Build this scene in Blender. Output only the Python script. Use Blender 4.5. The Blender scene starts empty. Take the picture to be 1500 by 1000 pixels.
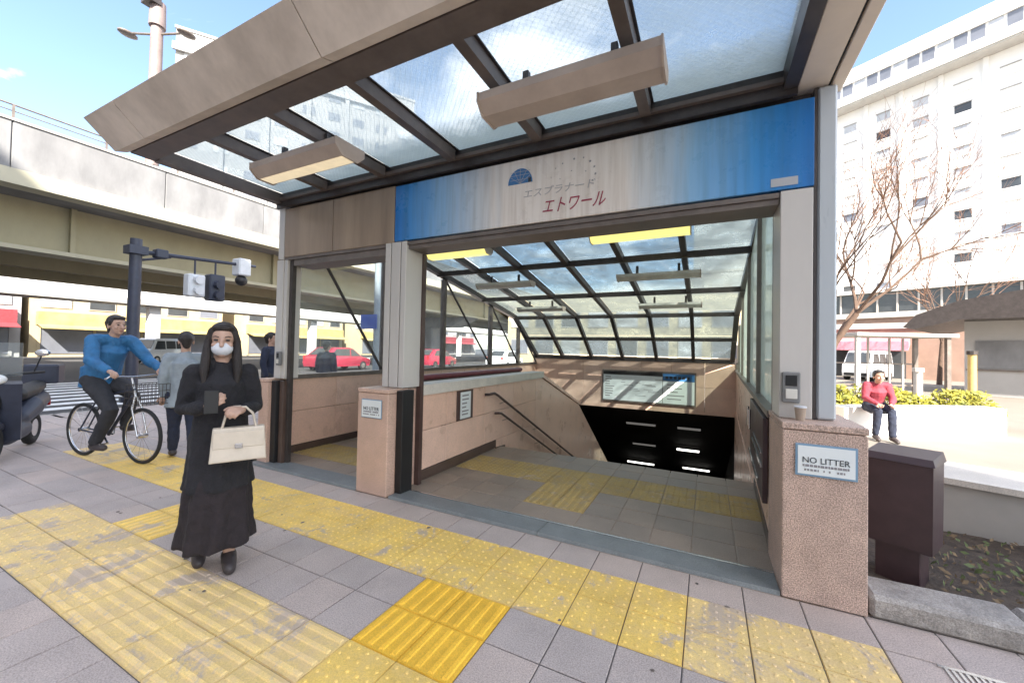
import bpy, bmesh, math, random
from mathutils import Vector, Matrix, noise as mnoise
random.seed(7)
R = math.radians
scene = bpy.context.scene
COL = scene.collection

# ------------------------------------------------------------------ camera
CAM_Z = 1.47
yaw, pitch, roll, FPX = R(26.3918), R(1.1152), R(1.211), 576.526
fw = Vector((-math.sin(yaw)*math.cos(pitch), math.cos(yaw)*math.cos(pitch), math.sin(pitch)))
rt = Vector((math.cos(yaw), math.sin(yaw), 0)); up = rt.cross(fw)
rt2 = math.cos(roll)*rt + math.sin(roll)*up; up2 = -math.sin(roll)*rt + math.cos(roll)*up
cam_d = bpy.data.cameras.new('camera'); cam = bpy.data.objects.new('camera', cam_d); COL.objects.link(cam)
cam_d.sensor_width = 36; cam_d.lens = 36*FPX/1500; cam_d.clip_start = .05; cam_d.clip_end = 2000
cam.matrix_world = Matrix(((rt2.x, up2.x, -fw.x, 0), (rt2.y, up2.y, -fw.y, 0), (rt2.z, up2.z, -fw.z, CAM_Z), (0, 0, 0, 1)))
scene.camera = cam
def seen(x, y, z):                      # depth and pixel of a point, used only to pick which tiles are worth building singly
    p = Vector((x, y, z-CAM_Z)); d = p.dot(fw)
    if d < .2: return None
    return 750+p.dot(rt2)/d*FPX, 500-p.dot(up2)/d*FPX, d

# ------------------------------------------------------------------ sky, sun, exposure
SUN_AZ, SUN_EL = R(40), R(38)           # azimuth measured from -Y towards +X
sdir = Vector((math.sin(SUN_AZ)*math.cos(SUN_EL), -math.cos(SUN_AZ)*math.cos(SUN_EL), math.sin(SUN_EL)))
world = bpy.data.worlds.new('World'); scene.world = world; world.use_nodes = True
wn = world.node_tree.nodes; wl = world.node_tree.links; wn.clear()
wo = wn.new('ShaderNodeOutputWorld'); bg = wn.new('ShaderNodeBackground'); bg.inputs['Strength'].default_value = .12
sky = wn.new('ShaderNodeTexSky'); sky.sky_type = 'NISHITA'; sky.sun_disc = False
sky.sun_elevation = SUN_EL; sky.sun_rotation = math.atan2(sdir.x, sdir.y); sky.altitude = 20; sky.dust_density = 1.0; sky.ozone_density = .9
tc = wn.new('ShaderNodeTexCoord'); sp = wn.new('ShaderNodeSeparateXYZ'); wl.new(tc.outputs['Generated'], sp.inputs[0])
mz = wn.new('ShaderNodeMath'); mz.operation = 'ADD'; mz.inputs[1].default_value = .12; wl.new(sp.outputs['Z'], mz.inputs[0])
dx = wn.new('ShaderNodeMath'); dx.operation = 'DIVIDE'; wl.new(sp.outputs['X'], dx.inputs[0]); wl.new(mz.outputs[0], dx.inputs[1])
dy = wn.new('ShaderNodeMath'); dy.operation = 'DIVIDE'; wl.new(sp.outputs['Y'], dy.inputs[0]); wl.new(mz.outputs[0], dy.inputs[1])
cb = wn.new('ShaderNodeCombineXYZ'); wl.new(dx.outputs[0], cb.inputs[0]); wl.new(dy.outputs[0], cb.inputs[1])
nz = wn.new('ShaderNodeTexNoise'); nz.inputs['Scale'].default_value = 1.5; nz.inputs['Detail'].default_value = 7; nz.inputs['Roughness'].default_value = .58
nz.inputs['Distortion'].default_value = .5; cm = wn.new('ShaderNodeMapping'); cm.inputs['Location'].default_value = (12.3, 3.1, 0); wl.new(cb.outputs[0], cm.inputs[0]); wl.new(cm.outputs[0], nz.inputs['Vector'])
cr = wn.new('ShaderNodeValToRGB'); cr.color_ramp.elements[0].position = .49; cr.color_ramp.elements[1].position = .70; wl.new(nz.outputs['Fac'], cr.inputs[0])
mx = wn.new('ShaderNodeMix'); mx.data_type = 'RGBA'; wl.new(cr.outputs[0], mx.inputs[0]); wl.new(sky.outputs[0], mx.inputs[6]); mx.inputs[7].default_value = (10, 9.4, 8.8, 1)
wl.new(mx.outputs[2], bg.inputs[0]); wl.new(bg.outputs[0], wo.inputs[0])
sl = bpy.data.lights.new('sun', 'SUN'); sl.energy = 4.8; sl.angle = R(.55); sl.color = (1, .93, .82)
so = bpy.data.objects.new('sun', sl); COL.objects.link(so); so.rotation_euler = sdir.to_track_quat('Z', 'Y').to_euler(); so.location = (0, 0, 60)
scene.view_settings.view_transform = 'Standard'; scene.view_settings.look = 'None'; scene.view_settings.gamma = 1
scene.view_settings.use_curve_mapping = False; scene.view_settings.exposure = 1.95
scene.render.engine = 'CYCLES'; scene.cycles.max_bounces = 10; scene.cycles.transparent_max_bounces = 24; scene.cycles.use_denoising = True

# ------------------------------------------------------------------ materials
def mat(name, col, rough=.6, metal=0, var=.15, scale=6, bump=0, bscale=None, col2=None, emit=None, spec=None, streak=0, speck=0, coat=0):
    m = bpy.data.materials.new(name); m.use_nodes = True; n = m.node_tree.nodes; l = m.node_tree.links
    b = n['Principled BSDF']; b.inputs['Roughness'].default_value = rough; b.inputs['Metallic'].default_value = metal
    if spec is not None: b.inputs['Specular IOR Level'].default_value = spec
    if coat: b.inputs['Coat Weight'].default_value = coat
    t = n.new('ShaderNodeTexCoord'); no = n.new('ShaderNodeTexNoise'); no.inputs['Scale'].default_value = scale; no.inputs['Detail'].default_value = 5
    no.inputs['Roughness'].default_value = .65
    g = n.new('ShaderNodeNewGeometry')
    src = g.outputs['Position']
    if streak:
        mp = n.new('ShaderNodeMapping'); mp.inputs['Scale'].default_value = (1, 1, 1/streak); l.new(src, mp.inputs[0]); src = mp.outputs[0]
    l.new(src, no.inputs['Vector'])
    r = n.new('ShaderNodeValToRGB'); c2 = col2 or tuple(c*(1-var) for c in col); c1 = col if col2 else tuple(min(1, c*(1+var)) for c in col)
    r.color_ramp.elements[0].position = .32; r.color_ramp.elements[1].position = .68
    r.color_ramp.elements[0].color = (*c2, 1); r.color_ramp.elements[1].color = (*c1, 1); l.new(no.outputs['Fac'], r.inputs[0])
    out = r.outputs[0]
    if speck:
        v = n.new('ShaderNodeTexNoise'); v.inputs['Scale'].default_value = 150; v.inputs['Detail'].default_value = 2; l.new(g.outputs['Position'], v.inputs['Vector'])
        vr = n.new('ShaderNodeValToRGB'); vr.color_ramp.elements[0].position = .35; vr.color_ramp.elements[1].position = .65
        vr.color_ramp.elements[0].color = (1-speck,)*3+(1,); vr.color_ramp.elements[1].color = (1+speck*.7,)*3+(1,); l.new(v.outputs['Fac'], vr.inputs[0])
        mm = n.new('ShaderNodeMix'); mm.data_type = 'RGBA'; mm.blend_type = 'MULTIPLY'; mm.inputs[0].default_value = 1
        l.new(out, mm.inputs[6]); l.new(vr.outputs[0], mm.inputs[7]); out = mm.outputs[2]
    l.new(out, b.inputs['Base Color'])
    rr = n.new('ShaderNodeMapRange'); rr.inputs['To Min'].default_value = max(.05, rough-.12); rr.inputs['To Max'].default_value = min(1, rough+.12)
    l.new(no.outputs['Fac'], rr.inputs[0]); l.new(rr.outputs[0], b.inputs['Roughness'])
    if bump:
        bn = n.new('ShaderNodeTexNoise'); bn.inputs['Scale'].default_value = bscale or scale*5; bn.inputs['Detail'].default_value = 4; l.new(g.outputs['Position'], bn.inputs['Vector'])
        bb = n.new('ShaderNodeBump'); bb.inputs['Strength'].default_value = bump; bb.inputs['Distance'].default_value = .02
        l.new(bn.outputs['Fac'], bb.inputs['Height']); l.new(bb.outputs[0], b.inputs['Normal'])
    if emit:
        b.inputs['Emission Color'].default_value = (*emit[0], 1); b.inputs['Emission Strength'].default_value = emit[1]
    return m
def glass(name, tint, dirt, dirtcol, rough=.05, scale=2.5, streak=0, wire=0, band=None):
    m = bpy.data.materials.new(name); m.use_nodes = True; n = m.node_tree.nodes; l = m.node_tree.links
    for x in list(n):
        if x.type == 'BSDF_PRINCIPLED': n.remove(x)
    o = n['Material Output']; tr = n.new('ShaderNodeBsdfTransparent'); tr.inputs[0].default_value = (*tint, 1)
    gl = n.new('ShaderNodeBsdfGlossy'); gl.inputs['Roughness'].default_value = rough
    lw_ = n.new('ShaderNodeLayerWeight'); lw_.inputs[0].default_value = .5; pw = n.new('ShaderNodeMath'); pw.operation = 'POWER'; pw.inputs[1].default_value = 4; l.new(lw_.outputs['Facing'], pw.inputs[0]); fr = n.new('ShaderNodeMath'); fr.operation = 'MULTIPLY_ADD'; fr.inputs[1].default_value = .6; fr.inputs[2].default_value = .04; l.new(pw.outputs[0], fr.inputs[0])
    g = n.new('ShaderNodeNewGeometry')
    m1 = n.new('ShaderNodeMixShader'); l.new(fr.outputs[0], m1.inputs[0]); l.new(tr.outputs[0], m1.inputs[1]); l.new(gl.outputs[0], m1.inputs[2])
    d1 = n.new('ShaderNodeBsdfDiffuse'); d1.inputs[0].default_value = (*dirtcol, 1); d2 = n.new('ShaderNodeBsdfTranslucent'); d2.inputs[0].default_value = (*dirtcol, 1)
    ad = n.new('ShaderNodeMixShader'); ad.inputs[0].default_value = .65; l.new(d1.outputs[0], ad.inputs[1]); l.new(d2.outputs[0], ad.inputs[2])
    no = n.new('ShaderNodeTexNoise'); no.inputs['Scale'].default_value = scale; no.inputs['Detail'].default_value = 7; no.inputs['Roughness'].default_value = .7
    mp = n.new('ShaderNodeMapping'); l.new(g.outputs['Position'], mp.inputs[0]); l.new(mp.outputs[0], no.inputs['Vector'])
    if streak: mp.inputs['Scale'].default_value = (1, 1, 1/streak)
    mr = n.new('ShaderNodeMapRange'); mr.inputs['From Min'].default_value = .3; mr.inputs['From Max'].default_value = .75
    mr.inputs['To Min'].default_value = dirt[0]; mr.inputs['To Max'].default_value = dirt[1]; l.new(no.outputs['Fac'], mr.inputs[0])
    fac = mr.outputs[0]
    if wire:
        for ang in (45, -45):
            w = n.new('ShaderNodeTexWave'); w.inputs['Scale'].default_value = 9.; mq = n.new('ShaderNodeMapping'); mq.inputs['Rotation'].default_value = (0, 0, R(ang))
            l.new(g.outputs['Position'], mq.inputs[0]); l.new(mq.outputs[0], w.inputs['Vector'])
            th = n.new('ShaderNodeMapRange'); th.inputs['From Min'].default_value = .9; th.inputs['From Max'].default_value = 1; th.inputs['To Max'].default_value = wire
            l.new(w.outputs['Fac'], th.inputs[0]); a = n.new('ShaderNodeMath'); a.operation = 'ADD'; l.new(fac, a.inputs[0]); l.new(th.outputs[0], a.inputs[1]); fac = a.outputs[0]
    if band:        # grime gathered along the low edge of the panes
        sx = n.new('ShaderNodeSeparateXYZ'); l.new(g.outputs['Position'], sx.inputs[0]); wob = n.new('ShaderNodeMath'); wob.operation = 'MULTIPLY_ADD'; wob.inputs[1].default_value = .25
        l.new(no.outputs['Fac'], wob.inputs[0]); l.new(sx.outputs['Y'], wob.inputs[2]); bm_ = n.new('ShaderNodeMapRange'); bm_.inputs['From Min'].default_value = band[0]+.12; bm_.inputs['From Max'].default_value = band[1]+.12; bm_.inputs['To Max'].default_value = band[2]
        l.new(wob.outputs[0], bm_.inputs[0]); a = n.new('ShaderNodeMath'); a.operation = 'ADD'; a.use_clamp = True; l.new(fac, a.inputs[0]); l.new(bm_.outputs[0], a.inputs[1]); fac = a.outputs[0]
    m2 = n.new('ShaderNodeMixShader'); l.new(fac, m2.inputs[0]); l.new(m1.outputs[0], m2.inputs[1]); l.new(ad.outputs[0], m2.inputs[2]); l.new(m2.outputs[0], o.inputs[0])
    return m
M = {}
M['paver'] = mat('paver concrete', (.46, .385, .345), .75, var=.15, scale=1.4, bump=.25, bscale=120, speck=.24)
M['paver2'] = mat('paver concrete pinkish', (.485, .395, .345), .75, var=.15, scale=1.4, bump=.25, bscale=120, speck=.24)
M['paver3'] = mat('paver concrete grey', (.43, .365, .33), .75, var=.15, scale=1.4, bump=.25, bscale=120, speck=.24)
def worn(name, yel, base, lo, hi, sc=7):
    m = mat(name, yel, .65, var=.14, scale=3, bump=.3, bscale=90, speck=.12); n = m.node_tree.nodes; l = m.node_tree.links; b = n['Principled BSDF']
    src = b.inputs['Base Color'].links[0].from_socket; g = n.new('ShaderNodeNewGeometry')
    no = n.new('ShaderNodeTexNoise'); no.inputs['Scale'].default_value = sc; no.inputs['Detail'].default_value = 9; no.inputs['Roughness'].default_value = .75; l.new(g.outputs['Position'], no.inputs['Vector'])
    mr = n.new('ShaderNodeMapRange'); mr.inputs['From Min'].default_value = lo; mr.inputs['From Max'].default_value = hi; l.new(no.outputs['Fac'], mr.inputs[0])
    mm = n.new('ShaderNodeMix'); mm.data_type = 'RGBA'; l.new(mr.outputs[0], mm.inputs[0]); l.new(src, mm.inputs[6]); mm.inputs[7].default_value = (*base, 1); s_ = n.new('ShaderNodeSeparateXYZ'); l.new(g.outputs['Position'], s_.inputs[0]); hz = n.new('ShaderNodeMapRange'); hz.inputs['From Min'].default_value = .0022; hz.inputs['From Max'].default_value = .006; hz.inputs['To Min'].default_value = .93; hz.inputs['To Max'].default_value = 1.10
    l.new(s_.outputs['Z'], hz.inputs[0]); ml = n.new('ShaderNodeVectorMath'); ml.operation = 'SCALE'; n2 = n.new('ShaderNodeTexNoise'); n2.inputs['Scale'].default_value = 3.1; n2.inputs['Detail'].default_value = 10; n2.inputs['Roughness'].default_value = .72; n2.inputs['Distortion'].default_value = .6; l.new(g.outputs['Position'], n2.inputs['Vector'])
    m3 = n.new('ShaderNodeMapRange'); m3.inputs['From Min'].default_value = lo+.10; m3.inputs['From Max'].default_value = lo+.17; m3.inputs['To Max'].default_value = .85; l.new(n2.outputs['Fac'], m3.inputs[0])
    m4 = n.new('ShaderNodeMix'); m4.data_type = 'RGBA'; l.new(m3.outputs[0], m4.inputs[0]); l.new(mm.outputs[2], m4.inputs[6]); m4.inputs[7].default_value = (.50, .40, .33, 1); mm = m4
    l.new(mm.outputs[2], ml.inputs[0]); l.new(hz.outputs[0], ml.inputs['Scale']); l.new(ml.outputs[0], b.inputs['Base Color'])     # relief shading put into the colour by height: worn tops lighter, gaps darker
    return m
M['yellow_new'] = worn('tactile yellow fresh', (.90, .51, .045), (0.585, 0.429, 0.208), .6, .8)
M['yellow'] = worn('tactile yellow worn', (.90, .60, .15), (.76, .53, .22), .46, .74)
M['yellow_old'] = worn('tactile yellow faded', (.86, .62, .24), (.74, .53, .28), .42, .70, 9)
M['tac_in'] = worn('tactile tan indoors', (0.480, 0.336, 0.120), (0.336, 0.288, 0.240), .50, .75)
M['granite'] = mat('pink granite', (.60, .41, .32), .35, var=.1, scale=5, speck=.32)
M['granite_rough'] = mat('pink granite flamed', (.53, .385, .315), .6, var=.13, scale=9, speck=.5, bump=.25, bscale=160)
M['granite_wall'] = mat('polished pink stone', (.78, .52, .40), .3, var=.08, scale=2.5, speck=.14)
M['granite_wall2'] = mat('polished pink stone paler', (.80, .55, .435), .3, var=.08, scale=2.5, speck=.14)
M['skirt'] = mat('dark brown skirting', (.09, .06, .048), .35, var=.2)
M['coping'] = mat('pale stone coping', (0.650, 0.598, 0.533), .45, var=.12, scale=3, speck=.15)
M['sill'] = mat('blue grey threshold stone', (.20, .215, .215), .5, var=.16, scale=4, speck=.2, bump=.1)
M['floor'] = mat('landing stone', (.315, .245, .19), .45, var=.16, scale=2, speck=.2)
M['floor2'] = mat('landing stone grey', (.28, .225, .18), .45, var=.16, scale=2, speck=.2)
M['white_panel'] = mat('white enamel panel', (.56, .53, .495), .35, var=.05, scale=3, streak=5)
M['blue_white'] = mat('bluish white column', (.47, .505, .53), .3, var=.05, scale=3, streak=5)
M['steel_dark'] = mat('dark bronze steel', (.065, .055, .052), .4, metal=.3, var=.2, scale=8)
M['steel_brown'] = mat('brown grey steel', (0.172, 0.144, 0.127), .45, metal=.2, var=.22, scale=5)
M['steel_canopy'] = mat('dark taupe canopy steel', (.145, .115, .10), .45, metal=.2, var=.22, scale=5)
M['black'] = mat('black rubber', (.012, .012, .013), .5, var=.2)
M['brown_panel'] = mat('weathered brown metal panel', (.40, .30, .215), .5, metal=.15, col2=(0.248, 0.184, 0.136), scale=4, streak=9)
M['fascia'] = mat('weathered beige fascia metal', (.80, .69, .585), .55, col2=(.52, .44, .365), scale=2.2, streak=3)
M['fascia_r'] = mat('beige side fascia metal', (.74, .64, .54), .5, var=.08, scale=2.2)
M['lamp_body'] = mat('dusty lamp housing', (.56, .46, .385), .55, col2=(.44, .355, .295), scale=4)
M['lamp_warm'] = mat('lit tube warm cover', (.75, .66, .45), .4, emit=((1, .82, .55), .16))
M['lamp_on'] = mat('lit yellow tube', (.7, .62, .22), .4, emit=((1, .86, .26), .30))
M['lamp_off'] = mat('unlit lamp cover', (0.660, 0.636, 0.576), .5)
M['tube_white'] = mat('lit white tube', (.8, .8, .8), .4, emit=((1, .97, .9), 1.5))
M['tube_dim'] = mat('dim tube', (.1, .1, .1), .5, emit=((1, .95, .9), .035))
M['glass_can'] = glass('wired canopy glass', (.93, .97, .99), (.26, .55), (.60, .66, .64), scale=1.6, wire=.14, band=(2.62, 2.95, .5))
M['glass_roof'] = glass('dirty roof glass', (.80, .88, .89), (.32, .76), (.35, .36, .33), scale=2.2)
M['glass_side'] = glass('side glazing', (.90, .94, .95), (.01, .12), (.7, .7, .68), scale=1.5, streak=3)
M['glass_grn'] = glass('frosted greenish glazing', (.62, .70, .67), (.3, .55), (.55, .60, .56), scale=1.5, streak=3)
M['win'] = mat('window glass dark', (.05, .055, .06), .12, var=.3, scale=.4)
M['win_mid'] = mat('window with blind', (.42, .43, .45), .3, var=.15, scale=.5)
M['win_grey'] = mat('grey window glass', (.16, .17, .20), .2, var=.2, scale=.3)
M['conc'] = mat('weathered concrete', (.255, .255, .26), .8, col2=(.15, .15, .155), scale=.9, streak=2.5, bump=.1)
M['conc_lt'] = mat('pale concrete', (.42, .40, .37), .8, var=.1, scale=1.5, bump=.1)
M['tower'] = mat('pale grey tower facade', (.33, .325, .32), .7, var=.06, scale=.3)
M['olive'] = mat('olive girder paint', (.36, .325, .21), .6, var=.12, scale=.6, streak=2)
M['olive_lt'] = mat('pale olive flange paint', (.46, .43, .32), .6, var=.1, scale=.6)
M['white_wall'] = mat('white rendered facade', (.78, .77, .75), .7, var=.03, scale=.4)
M['cream_wall'] = mat('cream facade', (.46, .385, .25), .7, var=.1, scale=.5)
M['brown_wall'] = mat('brown tile podium', (.26, .17, .13), .6, var=.15, scale=1)
M['grey_wall'] = mat('grey facade', (.38, .37, .36), .7, var=.1, scale=.5)
M['asphalt'] = mat('asphalt', (.06, .06, .062), .85, var=.2, scale=.8, bump=.2, bscale=60, speck=.2)
M['ground'] = mat('plaza paving', (.21, .185, .155), .8, var=.12, scale=.7, speck=.1)
M['marking'] = mat('road paint', (.72, .72, .70), .7, var=.1, scale=3)
M['kerb'] = mat('old granite kerb', (.47, .43, .39), .75, col2=(.22, .20, .18), scale=6, speck=.25, bump=.5, bscale=40)
M['gum'] = mat('trodden gum', (.16, .13, .11), .8, var=.4, scale=3)
M['soil'] = mat('soil', (.075, .055, .04), .95, var=.4, scale=12, bump=.8, bscale=40)
M['leaf_dead'] = mat('dead leaves', (.16, .11, .06), .8, var=.5, scale=20)
M['leaf_grn'] = mat('weed leaves', (.10, .13, .04), .7, var=.4, scale=20)
M['hedge'] = mat('yellow green leaves', (.36, .31, .03), .6, col2=(.10, .12, .018), scale=5)
M['bark'] = mat('bare bark', (.11, .07, .05), .9, var=.3, scale=9, bump=.4)
M['twig'] = mat('reddish twigs', (.30, .165, .105), .9, var=.2, scale=4)
M['bin'] = mat('dark brown bin', (.055, .032, .035), .45, var=.2, scale=5)
M['bin_top'] = mat('pale bin lid', (.42, .38, .34), .5, var=.12)
M['chrome'] = mat('stainless steel', (.62, .61, .60), .22, metal=1, var=.05)
M['rail'] = mat('dark brown handrail', (.075, .045, .04), .35, var=.2)
M['maroon'] = mat('maroon belt', (.17, .035, .045), .4, var=.15)
M['paper'] = mat('white notice', (0.759, 0.800, 0.800), .35, var=.03, scale=3)
M['blue_edge'] = mat('blue notice edge', (.20, .33, .46), .4, var=.05)
M['ink'] = mat('dark print', (.03, .04, .05), .5, var=.1)
M['ink_grey'] = mat('grey print', (.27, .26, .27), .5, var=.1)
M['ink_red'] = mat('crimson print', (.34, .035, .07), .45, var=.15)
M['ink_blue'] = mat('blue print', (.05, .17, .38), .45, var=.15)
M['ink_faint'] = mat('faded print', (.46, .43, .43), .5, var=.05)
M['skin'] = mat('skin', (.46, .29, .215), .5, var=.06, scale=10)
M['hair'] = mat('dark hair', (.02, .014, .012), .5, var=.5, scale=90, streak=12, bump=.5, bscale=160)
M['cloth_black'] = mat('black wool', (.016, .015, .018), .9, var=.3, scale=20, bump=.4, bscale=60)
M['cloth_plum'] = mat('black brown skirt', (.022, .016, .018), .9, var=.3, scale=20, bump=.4, bscale=60)
M['cloth_blue'] = mat('blue jacket', (0.024, 0.132, 0.288), .7, var=.2, scale=10, bump=.4, bscale=30)
M['cloth_navy'] = mat('navy cloth', (.02, .026, .05), .85, var=.25, scale=12, bump=.3, bscale=40)
M['cloth_grey'] = mat('grey blue coat', (.26, .30, .33), .85, var=.12, scale=12, bump=.3, bscale=40)
M['cloth_dark'] = mat('charcoal cloth', (.03, .03, .034), .85, var=.25, scale=12)
M['cloth_red'] = mat('red jacket', (.27, .035, .055), .8, var=.15, scale=12)
M['leather'] = mat('cream leather', (.60, .52, .42), .5, var=.06, scale=14)
M['shoe'] = mat('shoe leather', (.05, .04, .04), .5, var=.2)
M['mask'] = mat('white mask', (.60, .61, .64), .8, var=.03)
M['eye'] = mat('dark eye', (.015, .012, .012), .25)
M['lip'] = mat('lips', (.36, .14, .12), .5)
M['car_white'] = mat('white car paint', (.70, .71, .72), .25, var=.03, coat=.5)
M['car_red'] = mat('red car paint', (.33, .025, .05), .25, var=.08, coat=.5)
M['tyre'] = mat('tyre rubber', (.02, .02, .02), .8, var=.2)
M['light_front'] = mat('headlamp', (.75, .75, .72), .15)
M['light_rear'] = mat('rear lamp', (.45, .02, .02), .2)
M['sig_navy'] = mat('dark navy signal paint', (.03, .035, .055), .45, var=.2)
M['sig_white'] = mat('pale grey signal paint', (.58, .60, .62), .45, var=.08)
M['pole_pink'] = mat('pale pink mast paint', (.24, .185, .175), .6, var=.15, scale=2)
M['sign_blue'] = mat('blue road sign', (.03, .08, .35), .4, var=.1)
M['shop_red'] = mat('red shop sign', (.28, .05, .06), .5, var=.15)
M['shop_yel'] = mat('yellow shop sign', (.44, .34, .14), .5, var=.2, scale=1)
M['shop_pink'] = mat('pink shop sign', (.60, .22, .27), .5, var=.1)
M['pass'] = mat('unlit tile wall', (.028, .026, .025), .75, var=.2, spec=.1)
M['paper_cup'] = mat('paper cup', (.40, .31, .24), .6, var=.1)
M['plastic_grey'] = mat('grey switch plastic', (.19, .19, .19), .45, var=.15, scale=12)
M['bollard_y'] = mat('ochre bollard', (.52, .36, .13), .5, var=.1)
def gradient_sign():
    m = mat('printed sign board', (.70, .67, .64), .3, var=.02); n = m.node_tree.nodes; l = m.node_tree.links; b = n['Principled BSDF']
    g = n.new('ShaderNodeNewGeometry'); s = n.new('ShaderNodeSeparateXYZ'); l.new(g.outputs['Position'], s.inputs[0])
    no = n.new('ShaderNodeTexNoise'); no.inputs['Scale'].default_value = 9; no.inputs['Detail'].default_value = 5
    mp = n.new('ShaderNodeMapping'); mp.inputs['Scale'].default_value = (1, 1, .06); l.new(g.outputs['Position'], mp.inputs[0]); l.new(mp.outputs[0], no.inputs['Vector'])
    a = n.new('ShaderNodeMath'); a.operation = 'MULTIPLY_ADD'; a.inputs[1].default_value = .28; l.new(no.outputs['Fac'], a.inputs[0]); l.new(s.outputs['X'], a.inputs[2])
    mr = n.new('ShaderNodeMapRange'); mr.inputs['From Min'].default_value = -2.93+.14; mr.inputs['From Max'].default_value = .615+.14; l.new(a.outputs[0], mr.inputs[0])
    r = n.new('ShaderNodeValToRGB'); e = r.color_ramp.elements; e[0].position = 0; e[0].color = (.012, .17, .52, 1); e[1].position = 1; e[1].color = (.012, .16, .48, 1)
    for p, c in ((.07, (.06, .27, .62)), (.17, (.26, .46, .70)), (.28, (.54, .60, .66)), (.36, (.82, .75, .69)), (.66, (.82, .75, .68)), (.73, (.54, .61, .66)), (.80, (.26, .48, .70)), (.9, (.055, .28, .62))):
        x = e.new(p); x.color = (*c, 1)
    l.new(mr.outputs[0], r.inputs[0])
    n2 = n.new('ShaderNodeTexNoise'); n2.inputs['Scale'].default_value = 26; n2.inputs['Detail'].default_value = 4; l.new(mp.outputs[0], n2.inputs['Vector'])
    r2 = n.new('ShaderNodeValToRGB'); r2.color_ramp.elements[0].position = .3; r2.color_ramp.elements[0].color = (.84, .81, .78, 1); r2.color_ramp.elements[1].position = .6; r2.color_ramp.elements[1].color = (1, 1, 1, 1); l.new(n2.outputs['Fac'], r2.inputs[0])
    mm = n.new('ShaderNodeMix'); mm.data_type = 'RGBA'; mm.blend_type = 'MULTIPLY'; mm.inputs[0].default_value = 1; l.new(r.outputs[0], mm.inputs[6]); l.new(r2.outputs[0], mm.inputs[7])
    l.new(mm.outputs[2], b.inputs['Base Color']); return m
M['sign'] = gradient_sign()
def pavement_mat():
    m = mat('paving sheet', (.445, .38, .345), .8, var=.15, scale=1.2, speck=.14); n = m.node_tree.nodes; l = m.node_tree.links; b = n['Principled BSDF']
    src = b.inputs['Base Color'].links[0].from_socket; g = n.new('ShaderNodeNewGeometry'); s = n.new('ShaderNodeSeparateXYZ'); l.new(g.outputs['Position'], s.inputs[0]); prev = None
    for ax, off in (('X', .09), ('Y', .05)):
        a = n.new('ShaderNodeMath'); a.operation = 'ADD'; a.inputs[1].default_value = 300+off if ax == 'X' else 300-.25; l.new(s.outputs[ax], a.inputs[0])
        d = n.new('ShaderNodeMath'); d.operation = 'DIVIDE'; d.inputs[1].default_value = .3; l.new(a.outputs[0], d.inputs[0])
        f = n.new('ShaderNodeMath'); f.operation = 'FRACT'; l.new(d.outputs[0], f.inputs[0])
        h = n.new('ShaderNodeMath'); h.operation = 'SUBTRACT'; h.inputs[1].default_value = .5; l.new(f.outputs[0], h.inputs[0])
        ab = n.new('ShaderNodeMath'); ab.operation = 'ABSOLUTE'; l.new(h.outputs[0], ab.inputs[0])
        gt = n.new('ShaderNodeMath'); gt.operation = 'GREATER_THAN'; gt.inputs[1].default_value = .485; l.new(ab.outputs[0], gt.inputs[0])
        if prev is None: prev = gt.outputs[0]
        else:
            mx_ = n.new('ShaderNodeMath'); mx_.operation = 'MAXIMUM'; l.new(prev, mx_.inputs[0]); l.new(gt.outputs[0], mx_.inputs[1]); prev = mx_.outputs[0]
    mm = n.new('ShaderNodeMix'); mm.data_type = 'RGBA'; l.new(prev, mm.inputs[0]); l.new(src, mm.inputs[6]); mm.inputs[7].default_value = (.10, .09, .085, 1); l.new(mm.outputs[2], b.inputs['Base Color'])
    return m
M['paving'] = pavement_mat()

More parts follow.
